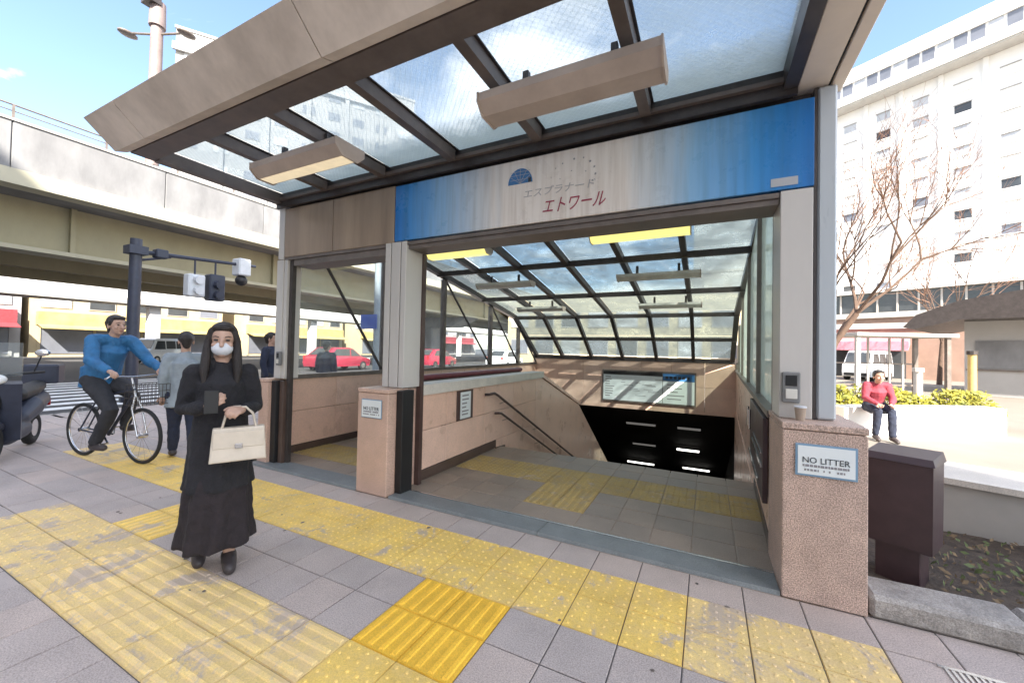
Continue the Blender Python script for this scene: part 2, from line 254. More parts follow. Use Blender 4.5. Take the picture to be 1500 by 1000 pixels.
# ------------------------------------------------------------------ mesh builder and object helpers
ORG = {}
class MB:
    def __init__(s): s.v = []; s.f = []
    def add(s, vs, fs):
        o = len(s.v); s.v += [Vector(v) for v in vs]; s.f += [tuple(i+o for i in f) for f in fs]; return s
    def box(s, x0, x1, y0, y1, z0, z1, c=0, top=None):
        if x0 > x1: x0, x1 = x1, x0
        if y0 > y1: y0, y1 = y1, y0
        if z0 > z1: z0, z1 = z1, z0
        c = min(c, .3*min(x1-x0, y1-y0, z1-z0))
        if c <= 0:
            return s.add([(x0,y0,z0),(x1,y0,z0),(x1,y1,z0),(x0,y1,z0),(x0,y0,z1),(x1,y0,z1),(x1,y1,z1),(x0,y1,z1)],
                         [(0,3,2,1),(4,5,6,7),(0,1,5,4),(1,2,6,5),(2,3,7,6),(3,0,4,7)])
        bm = bmesh.new(); bmesh.ops.create_cube(bm, size=1)
        for v in bm.verts: v.co = Vector(((x0+x1)/2+v.co.x*(x1-x0), (y0+y1)/2+v.co.y*(y1-y0), (z0+z1)/2+v.co.z*(z1-z0)))
        bmesh.ops.bevel(bm, geom=bm.edges[:], offset=c, segments=1, affect='EDGES')
        bm.verts.index_update(); s.add([v.co.copy() for v in bm.verts], [[v.index for v in f.verts] for f in bm.faces]); bm.free(); return s
    def hexa(s, a, b):      # two quads (4 points each), bottom a and top b
        return s.add(list(a)+list(b), [(0,3,2,1),(4,5,6,7),(0,1,5,4),(1,2,6,5),(2,3,7,6),(3,0,4,7)])
    def prism(s, prof, axis, a0, a1):    # prof list of 2D points
        def P(p, a): return (a, p[0], p[1]) if axis == 'x' else (p[0], a, p[1]) if axis == 'y' else (p[0], p[1], a)
        k = len(prof)
        return s.add([P(p, a0) for p in prof]+[P(p, a1) for p in prof], [tuple(range(k))[::-1], tuple(range(k, 2*k))]+[(i, (i+1) % k, k+(i+1) % k, k+i) for i in range(k)])
    def bar(s, a, b, w, h, upv=(0,0,1)):
        a, b = Vector(a), Vector(b); d = (b-a).normalized(); u = d.cross(Vector(upv))
        u = u.normalized() if u.length > 1e-4 else d.orthogonal().normalized(); w_ = u.cross(d)
        q = lambda p: [p-u*w/2-w_*h/2, p+u*w/2-w_*h/2, p+u*w/2+w_*h/2, p-u*w/2+w_*h/2]
        return s.hexa(q(a), q(b))
    def tube(s, pts, rad, n=8, cap=True, ell=None):
        pts = [Vector(p) for p in pts]
        if not isinstance(rad, (list, tuple)): rad = [rad]*len(pts)
        o = len(s.v); k = len(pts); prevu = None
        for i, p in enumerate(pts):
            d = (pts[min(i+1, k-1)]-pts[max(i-1, 0)])
            d = d.normalized() if d.length > 1e-9 else Vector((0, 0, 1))
            if prevu is None: u = d.orthogonal().normalized()
            else:
                u = prevu-d*prevu.dot(d); u = u.normalized() if u.length > 1e-5 else d.orthogonal().normalized()
            prevu = u; w = d.cross(u)
            for j in range(n):
                a = 2*math.pi*j/n; s.v.append(p+(u*math.cos(a)+w*math.sin(a))*rad[i])
        for i in range(k-1):
            for j in range(n): s.f.append((o+i*n+j, o+i*n+(j+1) % n, o+(i+1)*n+(j+1) % n, o+(i+1)*n+j))
        if cap: s.f.append(tuple(o+j for j in range(n))[::-1]); s.f.append(tuple(o+(k-1)*n+j for j in range(n)))
        return s
    def limb(s, pts, rad, n=12):        # tube with rounded ends
        pts = [Vector(p) for p in pts]; d0 = (pts[0]-pts[1]).normalized(); d1 = (pts[-1]-pts[-2]).normalized()
        P = [pts[0]+d0*rad[0]*.95, pts[0]+d0*rad[0]*.7]+pts+[pts[-1]+d1*rad[-1]*.7, pts[-1]+d1*rad[-1]*.95]
        return s.tube(P, [rad[0]*.3, rad[0]*.72]+list(rad)+[rad[-1]*.72, rad[-1]*.3], n)
    def rings(s, rs, n=20, wav=None):   # rs: (cx,cy,cz,rx,ry) horizontal ellipses
        o = len(s.v)
        for i, (cx, cy, cz, rx, ry) in enumerate(rs):
            for j in range(n):
                a = 2*math.pi*j/n; k = 1+(wav(i, a) if wav else 0); s.v.append(Vector((cx+rx*k*math.cos(a), cy+ry*k*math.sin(a), cz)))
        for i in range(len(rs)-1):
            for j in range(n): s.f.append((o+i*n+j, o+i*n+(j+1) % n, o+(i+1)*n+(j+1) % n, o+(i+1)*n+j))
        s.f.append(tuple(o+j for j in range(n))[::-1]); s.f.append(tuple(o+(len(rs)-1)*n+j for j in range(n))); return s
    def ball(s, c, r, n=12, m=8):
        c = Vector(c); r = (r, r, r) if not isinstance(r, (tuple, list)) else r
        rs = [(c.x, c.y, c.z+r[2]*math.sin(-math.pi/2+math.pi*(i+.35)/(m-.3)), r[0]*math.cos(-math.pi/2+math.pi*(i+.35)/(m-.3)), r[1]*math.cos(-math.pi/2+math.pi*(i+.35)/(m-.3))) for i in range(m)]
        return s.rings(rs, n)
    def torus(s, c, R_, r, ax=(1,0,0), n=24, m=8):
        c = Vector(c); ax = Vector(ax).normalized(); u = ax.orthogonal().normalized(); w = ax.cross(u); o = len(s.v)
        for i in range(n):
            a = 2*math.pi*i/n; d = u*math.cos(a)+w*math.sin(a)
            for j in range(m):
                b = 2*math.pi*j/m; s.v.append(c+d*(R_+r*math.cos(b))+ax*r*math.sin(b))
        for i in range(n):
            for j in range(m): s.f.append((o+i*m+j, o+((i+1) % n)*m+j, o+((i+1) % n)*m+(j+1) % m, o+i*m+(j+1) % m))
        return s
    def xf(s, mtx):
        s.v = [mtx @ v for v in s.v]; return s
    def mesh(s, name, org=None):
        o = org or Vector(); me = bpy.data.meshes.new(name); me.from_pydata([v-o for v in s.v], [], s.f); me.validate()
        bm = bmesh.new(); bm.from_mesh(me); bmesh.ops.recalc_face_normals(bm, faces=bm.faces[:]); bm.to_mesh(me); bm.free(); return me
    def build(s, name, m, parent=None, smooth=0, kind=None):
        me = s.mesh(name, ORG.get(parent)); me.materials.append(M[m])
        ob = bpy.data.objects.new(name, me); COL.objects.link(ob)
        if parent: ob.parent = parent; ORG[ob] = ORG.get(parent, Vector())
        else: ORG[ob] = Vector()
        if smooth:
            for p in me.polygons: p.use_smooth = True
            if smooth < 180: me.set_sharp_from_angle(angle=R(smooth))
        if kind: ob['kind'] = kind
        return ob
MB.build.__doc__ = 'link the collected shapes as one mesh object'
def thing(name, label, cat, loc=(0,0,0), group=None, rot=0, local=False):
    o = bpy.data.objects.new(name, None); COL.objects.link(o); o.location = loc; o.rotation_euler = (0, 0, rot); o.empty_display_size = .2
    o['label'] = label; o['category'] = cat
    if group: o['group'] = group
    ORG[o] = Vector() if local else Vector(loc); return o
def tag(o, label, cat, group=None):
    o['label'] = label; o['category'] = cat
    if group: o['group'] = group
    return o
def share(name, me, loc, parent, rot=(0,0,0), m=None):
    o = bpy.data.objects.new(name, me); COL.objects.link(o); o.parent = parent; o.location = Vector(loc)-ORG.get(parent, Vector()); o.rotation_euler = rot
    if m:
        o.material_slots[0].link = 'OBJECT'; o.material_slots[0].material = M[m]
    return o
def text(body, x0, x1, z0, z1, y, m, parent, shear=0, name='lettering', keep=False, thick=.002):
    cu = bpy.data.curves.new('t', 'FONT'); cu.body = body; cu.extrude = .01; cu.resolution_u = 3; ob = bpy.data.objects.new('t', cu); COL.objects.link(ob)
    bpy.context.view_layer.update(); dg = bpy.context.evaluated_depsgraph_get(); me = bpy.data.meshes.new_from_object(ob.evaluated_get(dg)); bpy.data.objects.remove(ob)
    mb = MB(); vs = [v.co.copy() for v in me.vertices]
    ax, bx = min(v.x for v in vs), max(v.x for v in vs); ay, by = min(v.y for v in vs), max(v.y for v in vs); aw = max(v.z for v in vs)
    P = [Vector((x0+(v.x-ax)/(bx-ax)*(x1-x0)+shear*(v.y-ay)/(by-ay)*(z1-z0), y-(thick if v.z > 0 else 0), z0+(v.y-ay)/(by-ay)*(z1-z0))) for v in vs]
    mb.add(P, [tuple(p.vertices) for p in me.polygons]); return mb.build(name, m, parent)

# ------------------------------------------------------------------ the setting: ground, road, pavement, plaza
YF = 2.92
def sheet(name, rects, z, m, kind='structure'):
    mb = MB()
    for x0, x1, y0, y1 in rects: mb.add([(x0,y0,z),(x1,y0,z),(x1,y1,z),(x0,y1,z)], [(0,1,2,3)])
    return mb.build(name, m, kind=kind)
HX0, HX1, HY0, HY1 = -5.15, .8, 5.15, 12.25     # stairwell opening
sheet('ground', [(-11.5, 400, -400, 2.9), (-11.5, HX0, 2.9, HY1), (HX1, 400, 2.9, HY1), (-11.5, 400, HY1, 600)], -.03, 'ground')
sheet('road', [(-500, -11.5, -400, 600)], -.13, 'asphalt')
pav = sheet('pavement', [(-11.5, 1.55, -9, 2.97), (-11.5, -5.2, 2.915, 40)], -.006, 'paving')
plaza = sheet('plaza', [(1.0, 60, 3.1, 60)], -.004, 'ground')
kb = MB()
for i in range(40): kb.box(-11.62, -11.47, -9+i*1.2, -9+i*1.2+1.19, -.13, .0, .012)
kb.build('kerb_line', 'kerb', kind='structure')
mk = MB()
for i in range(9): mk.box(-13.2-i*.95, -13.65-i*.95, 3.2, 8.4, -.126, -.122)
mk.build('crosswalk_stripes', 'marking', kind='structure')

def paver_mesh(w, d):
    g = .003; c = .004; x, y = w/2-g, d/2-g
    mb = MB(); lo = [(-x,-y,-.006),(x,-y,-.006),(x,y,-.006),(-x,y,-.006)]; md = [(-x,-y,-.003),(x,-y,-.003),(x,y,-.003),(-x,y,-.003)]; hi = [(-x+c,-y+c,0),(x-c,-y+c,0),(x-c,y-c,0),(-x+c,y-c,0)]
    mb.add(lo+md+hi, [(0,1,5,4),(1,2,6,5),(2,3,7,6),(3,0,4,7),(4,5,9,8),(5,6,10,9),(6,7,11,10),(7,4,8,11),(8,9,10,11)])
    me = mb.mesh('paver'); me.materials.append(M['paver']); return me
PV = paver_mesh(.3, .3); PVF = paver_mesh(.3, .265)
def tactile_mesh(kind, m, rot=0):
    mb = MB(); x = .148; mb.hexa([(-x,-x,-.006),(x,-x,-.006),(x,x,-.006),(-x,x,-.006)], [(-x+.003,-x+.003,.002),(x-.003,-x+.003,.002),(x-.003,x-.003,.002),(-x+.003,x-.003,.002)])
    if kind == 'bar':
        for i in range(4):
            yy = -.1125+i*.075; mb.hexa([(-.137,yy-.017,.001),(.137,yy-.017,.001),(.137,yy+.017,.001),(-.137,yy+.017,.001)], [(-.129,yy-.011,.0085),(.129,yy-.011,.0085),(.129,yy+.011,.0085),(-.129,yy+.011,.0085)])
    else:
        for i in range(5):
            for j in range(5):
                cx, cy = -.12+i*.06, -.12+j*.06; lo = [(cx+.0115*math.cos(a*math.pi/3), cy+.0115*math.sin(a*math.pi/3), .001) for a in range(6)]; hi = [(cx+.007*math.cos(a*math.pi/3), cy+.007*math.sin(a*math.pi/3), .0065) for a in range(6)]
                mb.add(lo+hi, [tuple(range(6,12))]+[(k,(k+1)%6,6+(k+1)%6,6+k) for k in range(6)])
    if rot: mb.xf(Matrix.Rotation(rot, 4, 'Z'))
    me = mb.mesh('tactile_tile'); me.materials.append(M[m]); return me
TD = tactile_mesh('dot', 'yellow'); TB = tactile_mesh('bar', 'yellow_old'); TBY = tactile_mesh('bar', 'yellow_new', math.pi/2)
GX, GY = -.09, 2.65                      # phase of the 30 cm grid
yellow = {}
for i in range(-25, 3):
    for j in (-1, -2): yellow[(i, j)] = (TD, 'yellow_old' if i > -1 or i < -21 else 'yellow')       # warning strip in front of the threshold
for i in range(-5, -3):
    for j in (-3, -4): yellow[(i, j)] = (TBY, 'yellow_new')
    for j in (-5, -6): yellow[(i, j)] = (TD, 'yellow')
for i in range(-17, -5):
    for j in (-5, -6): yellow[(i, j)] = ((TB, 'yellow_old') if i > -13 else (TD, 'yellow_old'))
for i in range(-14, -12):
    for j in (-3, -4): yellow[(i, j)] = (TBY, 'yellow')
cand = []
for i in range(-36, 6):
    for j in range(-8, 9):
        if j == 0 and -17 <= i: continue
        x, y = GX+.3*i+.15, GY+.3*j+.15
        if y > 2.9 and x > -5.2: continue
        if x > 1.5: continue
        s = seen(x, y, 0)
        if not s or not (-40 < s[0] < 1540 and 0 < s[1] < 1060): continue
        cand.append((s[2], i, j, x, y))
cand.sort(); npv = 0
for d, i, j, x, y in cand:
    if (i, j) in yellow:
        me, m = yellow[(i, j)]; share('tactile_tile', me, (x, y, random.uniform(-.001, .001)), pav, m=m)
    elif npv < 265 and d < 7.5:
        npv += 1; share('paver', PV, (x, y, random.uniform(-.0012, .0012)), pav, (random.uniform(-.004, .004), random.uniform(-.004, .004), random.choice([0, math.pi/2, math.pi])), m=random.choice(['paver', 'paver', 'paver2', 'paver3']))
for i in range(-17, 5):                   # short tiles along the threshold
    share('paver', PVF, (GX+.3*i+.15, GY+.1345, random.uniform(-.001, .001)), pav, m=random.choice(['paver2', 'paver', 'paver2']))
rg = random.Random(3); gm = MB()
for _ in range(30):
    x, y, r = rg.uniform(-4.8, .6), rg.uniform(.95, 2.85), rg.uniform(.006, .018); k = rg.randint(6, 9); q = [(x+r*rg.uniform(.6, 1.2)*math.cos(6.283*i/k), y+r*rg.uniform(.6, 1.2)*math.sin(6.283*i/k)) for i in range(k)]
    gm.add([(a, b, .0035) for a, b in q]+[(a, b, .0048) for a, b in q], [tuple(range(k))[::-1], tuple(range(k, 2*k))]+[(i, (i+1) % k, k+(i+1) % k, k+i) for i in range(k)])
gm.build('gum_spots', 'gum', pav, kind='stuff')
gb = MB()                                 # drain grating at the corner of the kerb
for k in range(22): gb.box(1.02+k*.024, 1.032+k*.024, 2.36, 2.62, -.006, .006)
gb.box(1.0, 1.56, 2.34, 2.36, -.006, .007); gb.box(1.0, 1.56, 2.62, 2.64, -.006, .007)
tag(gb.build('drain_grating', 'chrome'), 'narrow steel drain grating set in the pavement below the granite kerb', 'grating')

# landing floor and steps
land = MB().box(-5.05, .62, YF, 5.15, -.3, -.004).build('landing_floor', 'floor', kind='structure')
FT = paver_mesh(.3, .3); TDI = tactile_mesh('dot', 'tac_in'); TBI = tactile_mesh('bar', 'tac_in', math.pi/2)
for i in range(-17, 2):
    for j in range(2, 9):
        x, y = GX+.3*i+.15, 2.615+.3*j+.15
        if x > .38 or (-3.05 < x < -2.75 and j > 2): continue
        t = None
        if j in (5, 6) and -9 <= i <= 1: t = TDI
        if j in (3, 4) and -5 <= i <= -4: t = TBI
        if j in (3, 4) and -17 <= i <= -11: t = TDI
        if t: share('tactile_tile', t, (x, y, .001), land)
        else: share('floor_tile', FT, (x, y, random.uniform(0, .001)), land, m=random.choice(['floor', 'floor', 'floor2']))
sm = MB()
for k in range(3):
    x0, x1 = (-5.0, -3.2) if k == 0 else (-2.76, -1.2) if k == 1 else (-1.194, .415)
    sm.hexa([(x0,YF,-.02),(x1,YF,-.02),(x1,3.2,-.02),(x0,3.2,-.02)], [(x0,YF+.015,.022),(x1,YF+.015,.022),(x1,3.2,.012),(x0,3.2,.012)])
sm.build('threshold_stone', 'sill', kind='structure')
MB().box(-2.76, .41, 3.165, 3.18, .0, .018).build('threshold_strip', 'chrome', kind='structure')
st = MB()
for k in range(46): st.box(-5.05, .75, 5.15+k*.32, 5.47+k*.32+.3, -.155*(k+1)-.2, -.155*(k+1))
st.build('stairs', 'floor2', kind='structure')

# ------------------------------------------------------------------ pillars and posts
def slab_pillar(label, x0, x1, y0, y1, z, m, group):
    t = thing('granite_pillar', label, 'pillar', ((x0+x1)/2, (y0+y1)/2, 0), group)
    MB().box(x0, x1, y0, y1, 0, z-.045, .006).build('stone_block', m, t)
    MB().box(x0-.004, x1+.004, y0-.004, y1+.004, z-.04, z, .005).build('cap_stone', m, t)
    return t
PG = 'granite pillars of the entrance'
slab_pillar('large pink granite pillar at the right of the entrance carrying a no litter notice', .42, .828, YF, 3.5, 1.06, 'granite_rough', PG)
pb = slab_pillar('pink granite pillar between the two openings with a small white notice', -3.19, -2.785, YF, 3.2, 1.045, 'granite', PG)
MB().box(-2.78, -2.70, 3.03, 3.2, 0, 1.03, .004).build('side_channel', 'black', pb)
MB().box(-3.1, -2.81, 3.21, 3.36, 0, 1.03, .004).build('back_block', 'granite', pb)
pa = slab_pillar('narrow pink brown pillar at the left end of the entrance beside the pavement', -5.02, -4.84, 3.02, 3.3, 1.04, 'granite', PG)
MB().box(-4.832, -4.74, 3.06, 3.22, 0, 1.02, .004).build('side_channel', 'black', pa)
MB().box(-4.735, -4.66, 3.1, 3.22, 0, 1.02, .004).build('recess_plate', 'skirt', pa)
SG = 'white posts of the entrance'
t = thing('steel_post', 'white panelled post with a grey switch box on the right granite pillar', 'post', (.58, 3.2, 1.06), SG)
MB().box(.425, .602, 3.1, 3.4, 1.062, 2.553, .004).build('panel', 'white_panel', t)
MB().box(.606, .622, 3.11, 3.38, 1.062, 3.2).build('joint_strip', 'steel_dark', t)
MB().box(.627, .728, 3.115, 3.178, 1.064, 3.205, .012).build('corner_panel', 'blue_white', t)
MB().box(.626, .729, 3.18, 3.4, 1.062, 3.2, .004).build('side_panel', 'blue_white', t)
t = thing('steel_post', 'white grooved post standing on the middle granite pillar', 'post', (-2.9, 3.2, 1.05), SG)
for x0, x1 in ((-3.05, -2.975), (-2.962, -2.845), (-2.832, -2.765)): MB().box(x0, x1, 3.1, 3.38, 1.05, 2.555, .004).build('panel', 'white_panel', t)
MB().box(-3.045, -2.77, 3.115, 3.37, 1.052, 2.55).build('core', 'steel_dark', t)
t = thing('steel_post', 'pale left end post reaching up beside the brown panels', 'post', (-4.75, 3.2, 1.04), SG)
MB().box(-4.86, -4.735, 3.1, 3.3, 1.045, 2.52, .004).build('panel', 'white_panel', t)
MB().box(-4.728, -4.672, 3.11, 3.3, 1.045, 2.52, .004).build('panel', 'white_panel', t)
MB().box(-4.84, -4.735, 3.098, 3.3, 2.53, 3.17, .004).build('upper_panel', 'white_panel', t)
MB().box(-4.665, -4.61, 3.14, 3.19, .02, 2.54).build('inner_jamb', 'steel_dark', t)
t = MB().bar((-2.775, 3.38, 0), (-2.775, 3.38, 2.47), .055, .055, (0,1,0)).build('door_track_pole', 'rail')
tag(t, 'thin dark brown pole from floor to header behind the middle pillar', 'pole')
def switchbox(x0, x1, z0, z1, y, label):
    t = thing('switch_box', label, 'switch box', ((x0+x1)/2, y, z0), 'switch boxes on the posts')
    MB().box(x0, x1, y-.035, y-.001, z0, z1, .006).build('case', 'plastic_grey', t)
    MB().box(x0+.018, x1-.018, y-.043, y-.035, z0+.025, z0+(z1-z0)*.45, .003).build('cover', 'lamp_off', t)
    MB().box(x0+.018, x1-.018, y-.04, y-.035, z0+(z1-z0)*.55, z1-.02, .003).build('key_plate', 'black', t)
switchbox(.437, .535, 1.165, 1.36, 3.1, 'grey switch box at the foot of the right white post')
switchbox(-4.775, -4.70, 1.21, 1.38, 3.1, 'small dark switch box on the left end post')
t = thing('paper_cup', 'brown paper cup left on top of the right granite pillar', 'cup', (.53, 3.04, 1.06))
MB().rings([(.53, 3.04, 1.0605, .024, .024), (.53, 3.04, 1.14, .032, .032)], 16).build('cup_body', 'paper_cup', t, smooth=40)
MB().rings([(.53, 3.04, 1.141, .035, .035), (.53, 3.04, 1.150, .034, .034)], 16).build('lid', 'mask', t, smooth=40)
def notice(x0, x1, z0, z1, y, label, big):
    t = thing('litter_notice', label, 'notice', ((x0+x1)/2, y, z0), 'litter notices')
    MB().box(x0, x1, y-.006, y-.001, z0, z1, .002).build('edge_frame', 'blue_edge', t)
    e = .012 if big else .008
    p = MB().box(x0+e, x1-e, y-.009, y-.006, z0+e, z1-e).build('sheet', 'paper', t)
    w, h = x1-x0, z1-z0
    text('NO LITTER', x0+w*.12, x1-w*.12, z0+h*.42, z0+h*.6, y-.0095, 'ink', p)
    k = MB(); xx = x0+w*.12
    while xx < x1-w*.14:
        a = random.uniform(.008, .02)*(w/.3)
        if random.random() < .85: k.box(xx, xx+a, y-.0112, y-.0092, z0+h*.30, z0+h*.37)
        xx += a+.004
    xx = x0+w*.1
    while xx < x1-w*.1:
        a = random.uniform(.006, .014)*(w/.3)
        if random.random() < .75: k.box(xx, xx+a, y-.0112, y-.0092, z0+h*.17, z0+h*.23)
        xx += a+.005
    k.build('small_print', 'ink_grey', p)
notice(.484, .779, .752, .942, 2.915, 'large blue edged no litter notice on the right granite pillar', True)
notice(-3.128, -2.856, .755, .94, 2.915, 'smaller looking white no litter notice on the middle pillar', False)

# ------------------------------------------------------------------ sign board, brown panels, header
t = thing('sign_board', 'blue and white sign board with red katakana lettering above the stairs', 'sign', (-1.15, 3.1, 2.56))
pn = MB().box(-2.93, .605, 3.1, 3.16, 2.563, 3.14, .003).build('board', 'sign', t)
text('エトワール', -1.275, -.745, 2.632, 2.748, 3.0985, 'ink_red', pn, shear=.25)
text('エスプラナード', -1.455, -.83, 2.79, 2.862, 3.0985, 'ink_faint', pn, shear=.2)
lg = MB(); k = 14
top = [(-1.49+.118*math.cos(math.pi*i/k), 3.0985, 2.925+.135*math.sin(math.pi*i/k)) for i in range(k+1)]
lg.add(top+[(p[0], 3.0965, p[2]) for p in top], [tuple(range(k+1)), tuple(range(k+1, 2*k+2))[::-1]]+[(i, i+1, k+2+i, k+1+i) for i in range(k)])
lg.build('dome_emblem', 'ink_blue', pn)
ln = MB()
for z in (.035, .075, .105): ln.box(-1.585, -1.395, 3.0955, 3.097, 2.925+z, 2.928+z)
for a in (.5, 1.0, 1.57, 2.1, 2.6): ln.bar((-1.49, 3.096, 2.927), (-1.49+.11*math.cos(a), 3.096, 2.927+.125*math.sin(a)), .003, .003, (0,1,0))
ln.build('dome_lines', 'ink_faint', pn)
MB().box(-1.412, -1.385, 3.0955, 3.0985, 2.926, 2.968).build('dome_door', 'ink', pn)
sd = MB()
for x, z, r in ((-1.10, 3.03, .008), (-1.0, 3.05, .011), (-.92, 3.045, .008), (-.865, 3.005, .012), (-.83, 2.955, .011), (-.82, 2.895, .011), (-.845, 2.845, .009), (-.90, 2.93, .006), (-1.02, 2.955, .006), (-1.16, 3.0, .006), (-1.2, 2.93, .005), (-1.12, 2.905, .005)):
    q = [(x+(r if i % 2 == 0 else r*.45)*math.cos(i*math.pi/5+.3), 3.0985, z+(r if i % 2 == 0 else r*.45)*math.sin(i*math.pi/5+.3)) for i in range(10)]
    sd.add(q+[(a, 3.0968, c) for a, b, c in q], [tuple(range(10)), tuple(range(10, 20))[::-1]]+[(i, (i+1) % 10, 10+(i+1) % 10, 10+i) for i in range(10)])
sd.build('star_arc', 'ink_grey', pn)
MB().box(.37, .52, 3.0965, 3.0985, 2.585, 2.64).build('pale_sticker', 'win_mid', pn)
t = thing('side_fascia', 'weathered brown metal panels left of the blue sign board', 'panel', (-3.8, 3.1, 2.55))
for x0, x1 in ((-4.73, -3.87), (-3.862, -2.94)): MB().box(x0, x1, 3.1, 3.15, 2.55, 3.15, .004).build('panel', 'brown_panel', t)
t = thing('header_beam', 'dark brown steel header beam running under the sign board', 'beam', (-2, 3.2, 2.45))
MB().box(-4.73, .42, 3.11, 3.42, 2.515, 2.548).build('soffit_plate', 'steel_brown', t)
MB().box(-2.76, .42, 3.13, 3.4, 2.475, 2.513).build('lower_box', 'steel_brown', t)
MB().box(-4.58, -3.06, 3.13, 3.4, 2.44, 2.513).build('lower_box', 'steel_brown', t)
MB().box(-4.73, .62, 3.165, 3.42, 2.55, 3.2).build('web_plate', 'steel_dark', t)
MB().box(-4.84, .50, 3.10, 3.46, 3.205, 3.338).build('closure_plate', 'steel_dark', t)

# ------------------------------------------------------------------ canopy in front
t = thing('canopy', 'beige edged glass canopy projecting over the pavement in front of the sign', 'canopy', (-2, 2.3, 3.2))
prof = [(1.66, 3.235), (1.645, 3.222), (1.56, 3.192), (1.35, 3.392), (1.45, 3.535), (1.66, 3.60)]
xs = [-4.86, -4.30, -2.09, .12, .77]
for a, b in zip(xs[:-1], xs[1:]): MB().prism(prof, 'x', a+.005, b-.005).build('fascia_panel', 'fascia', t)
MB().prism([(1.62, 3.25), (1.59, 3.235), (1.385, 3.40), (1.47, 3.52), (1.62, 3.56)], 'x', -4.85, .76).build('fascia_core', 'black', t)
MB().box(-4.85, .51, 1.665, 1.84, 3.226, 3.335).build('front_beam', 'steel_canopy', t)
MB().box(-4.85, -4.745, 1.842, 3.056, 3.215, 3.335).build('side_beam', 'steel_canopy', t)
MB().box(-4.85, .51, 3.058, 3.095, 3.165, 3.335).build('back_beam', 'steel_dark', t)
MB().box(-4.74, .428, 3.02, 3.056, 3.24, 3.27).build('back_step', 'steel_canopy', t)
MB().box(.43, .508, 1.842, 3.056, 3.20, 3.42).build('side_beam', 'steel_dark', t)
for x0, x1, m in ((.512, .684, 'fascia_r'), (.702, .772, 'fascia_r')): MB().box(x0, x1, 1.662, 3.25, 3.215, 3.58, .004).build('side_fascia_panel', m, t)
MB().box(.686, .70, 1.67, 3.24, 3.235, 3.57).build('groove', 'black', t)
rx = [-4.78+.87*k for k in range(7)]
for x in rx[1:-1]:
    rf = MB().box(x-.038, x+.038, 1.842, 3.018, 3.228, 3.326).build('rafter', 'steel_canopy', t)
    MB().box(x-.055, x+.055, 1.842, 3.055, 3.328, 3.337).build('glazing_cap', 'steel_dark', rf)
for k in range(6):
    a, b = rx[k]+(.03 if k == 0 else .05), rx[k+1]-(.01 if k == 5 else .05)
    MB().box(a, b, 1.80, 3.09, 3.342, 3.348).build('glass_pane', 'glass_can', t)
rv = MB()
for k in (2, 3, 4, 5):
    a, b = rx[k]+.08, rx[k+1]-.08; n = 13
    for i in range(n): rv.box(a+(b-a)*i/(n-1)-.011, a+(b-a)*i/(n-1)+.011, 1.90, 1.918, 3.333, 3.3415)
rv.build('gasket_blocks', 'black', t, kind='stuff')
def lamp(x0, x1, y0, y1, z0, z1, label, m, group, body='lamp_body', lens=False):
    t = thing('fluorescent_lamp', label, 'lamp', ((x0+x1)/2, (y0+y1)/2, z1), group); e = .25*(y1-y0)
    MB().prism([(y0+e, z0), (y1-e, z0), (y1, z0+(z1-z0)*.55), (y1, z1), (y0, z1), (y0, z0+(z1-z0)*.55)], 'x', x0+.012, x1-.012).build('housing', m, t)
    for a in (x0, x1-.012): MB().prism([(y0+e-.008, z0-.008), (y1-e+.008, z0-.008), (y1+.006, z0+(z1-z0)*.5), (y1+.006, z1+.004), (y0-.006, z1+.004), (y0-.006, z0+(z1-z0)*.5)], 'x', a, a+.012).build('end_cap', body, t)
    if lens: MB().box(x0+.03, x1-.03, y0+e+.012, y1-e-.012, z0-.004, z0-.0005).build('lens', 'lamp_on' if lens == 2 else 'lamp_warm', t)
    for f in (.25, .75): MB().box(x0+(x1-x0)*f-.02, x0+(x1-x0)*f+.02, (y0+y1)/2-.02, (y0+y1)/2+.02, z1, z1+.15).build('bracket', 'steel_dark', t)
    return t
LG = 'fluorescent lamps of the entrance'
lamp(-1.385, -.225, 2.19, 2.49, 3.04, 3.16, 'long dusty unlit lamp hanging under the right half of the canopy', 'lamp_body', LG)
lamp(-3.86, -2.70, 2.17, 2.46, 3.04, 3.16, 'warm glowing dusty lamp under the left half of the canopy', 'lamp_body', LG, lens=1)

# ------------------------------------------------------------------ sloping glass roof over the stairs
def rz(y): return 3.2-.17*(y-5.6) if y <= 10.3 else 3.2-.17*4.7-.66*(y-10.3)
t = thing('stair_roof', 'sloping dirty glass roof on dark rafters over the stairs', 'roof', (-2.2, 7, 2.6))
ry = [3.45, 4.82, 6.65, 8.48, 10.3, 11.15, 12.0]; rxx = [-5.03, -4.13, -3.19, -2.25, -1.30, -.34, .60]
for x in rxx:
    for a, b in ((ry[0], 10.3), (10.3, 12.05)):
        w = .11 if x in (rxx[0], rxx[-1]) else .085
        MB().bar((x, a, rz(a)-.0), (x, b, rz(b)-.0), w, .11).build('rafter', 'steel_dark', t)
for y in ry: MB().box(-5.06, .66, y-.035, y+.035, rz(y)-.075, rz(y)+.02).build('purlin', 'steel_dark', t)
for k in range(6):
    for a, b in zip(ry[:-1], ry[1:]):
        x0, x1 = rxx[k]+.035, rxx[k+1]-.035; ya, yb = a+.01, b-.01; q = .068
        MB().hexa([(x0,ya,rz(ya)+q),(x1,ya,rz(ya)+q),(x1,yb,rz(yb-.001)+q),(x0,yb,rz(yb-.001)+q)], [(x0,ya,rz(ya)+q+.008),(x1,ya,rz(ya)+q+.008),(x1,yb,rz(yb-.001)+q+.008),(x0,yb,rz(yb-.001)+q+.008)]).build('glass_pane', 'glass_roof', t)
lamp(-1.52, -.20, 5.45, 5.7, 3.02, 3.12, 'bright yellow lit lamp under the stair roof right of centre', 'lamp_on', LG, lens=2)
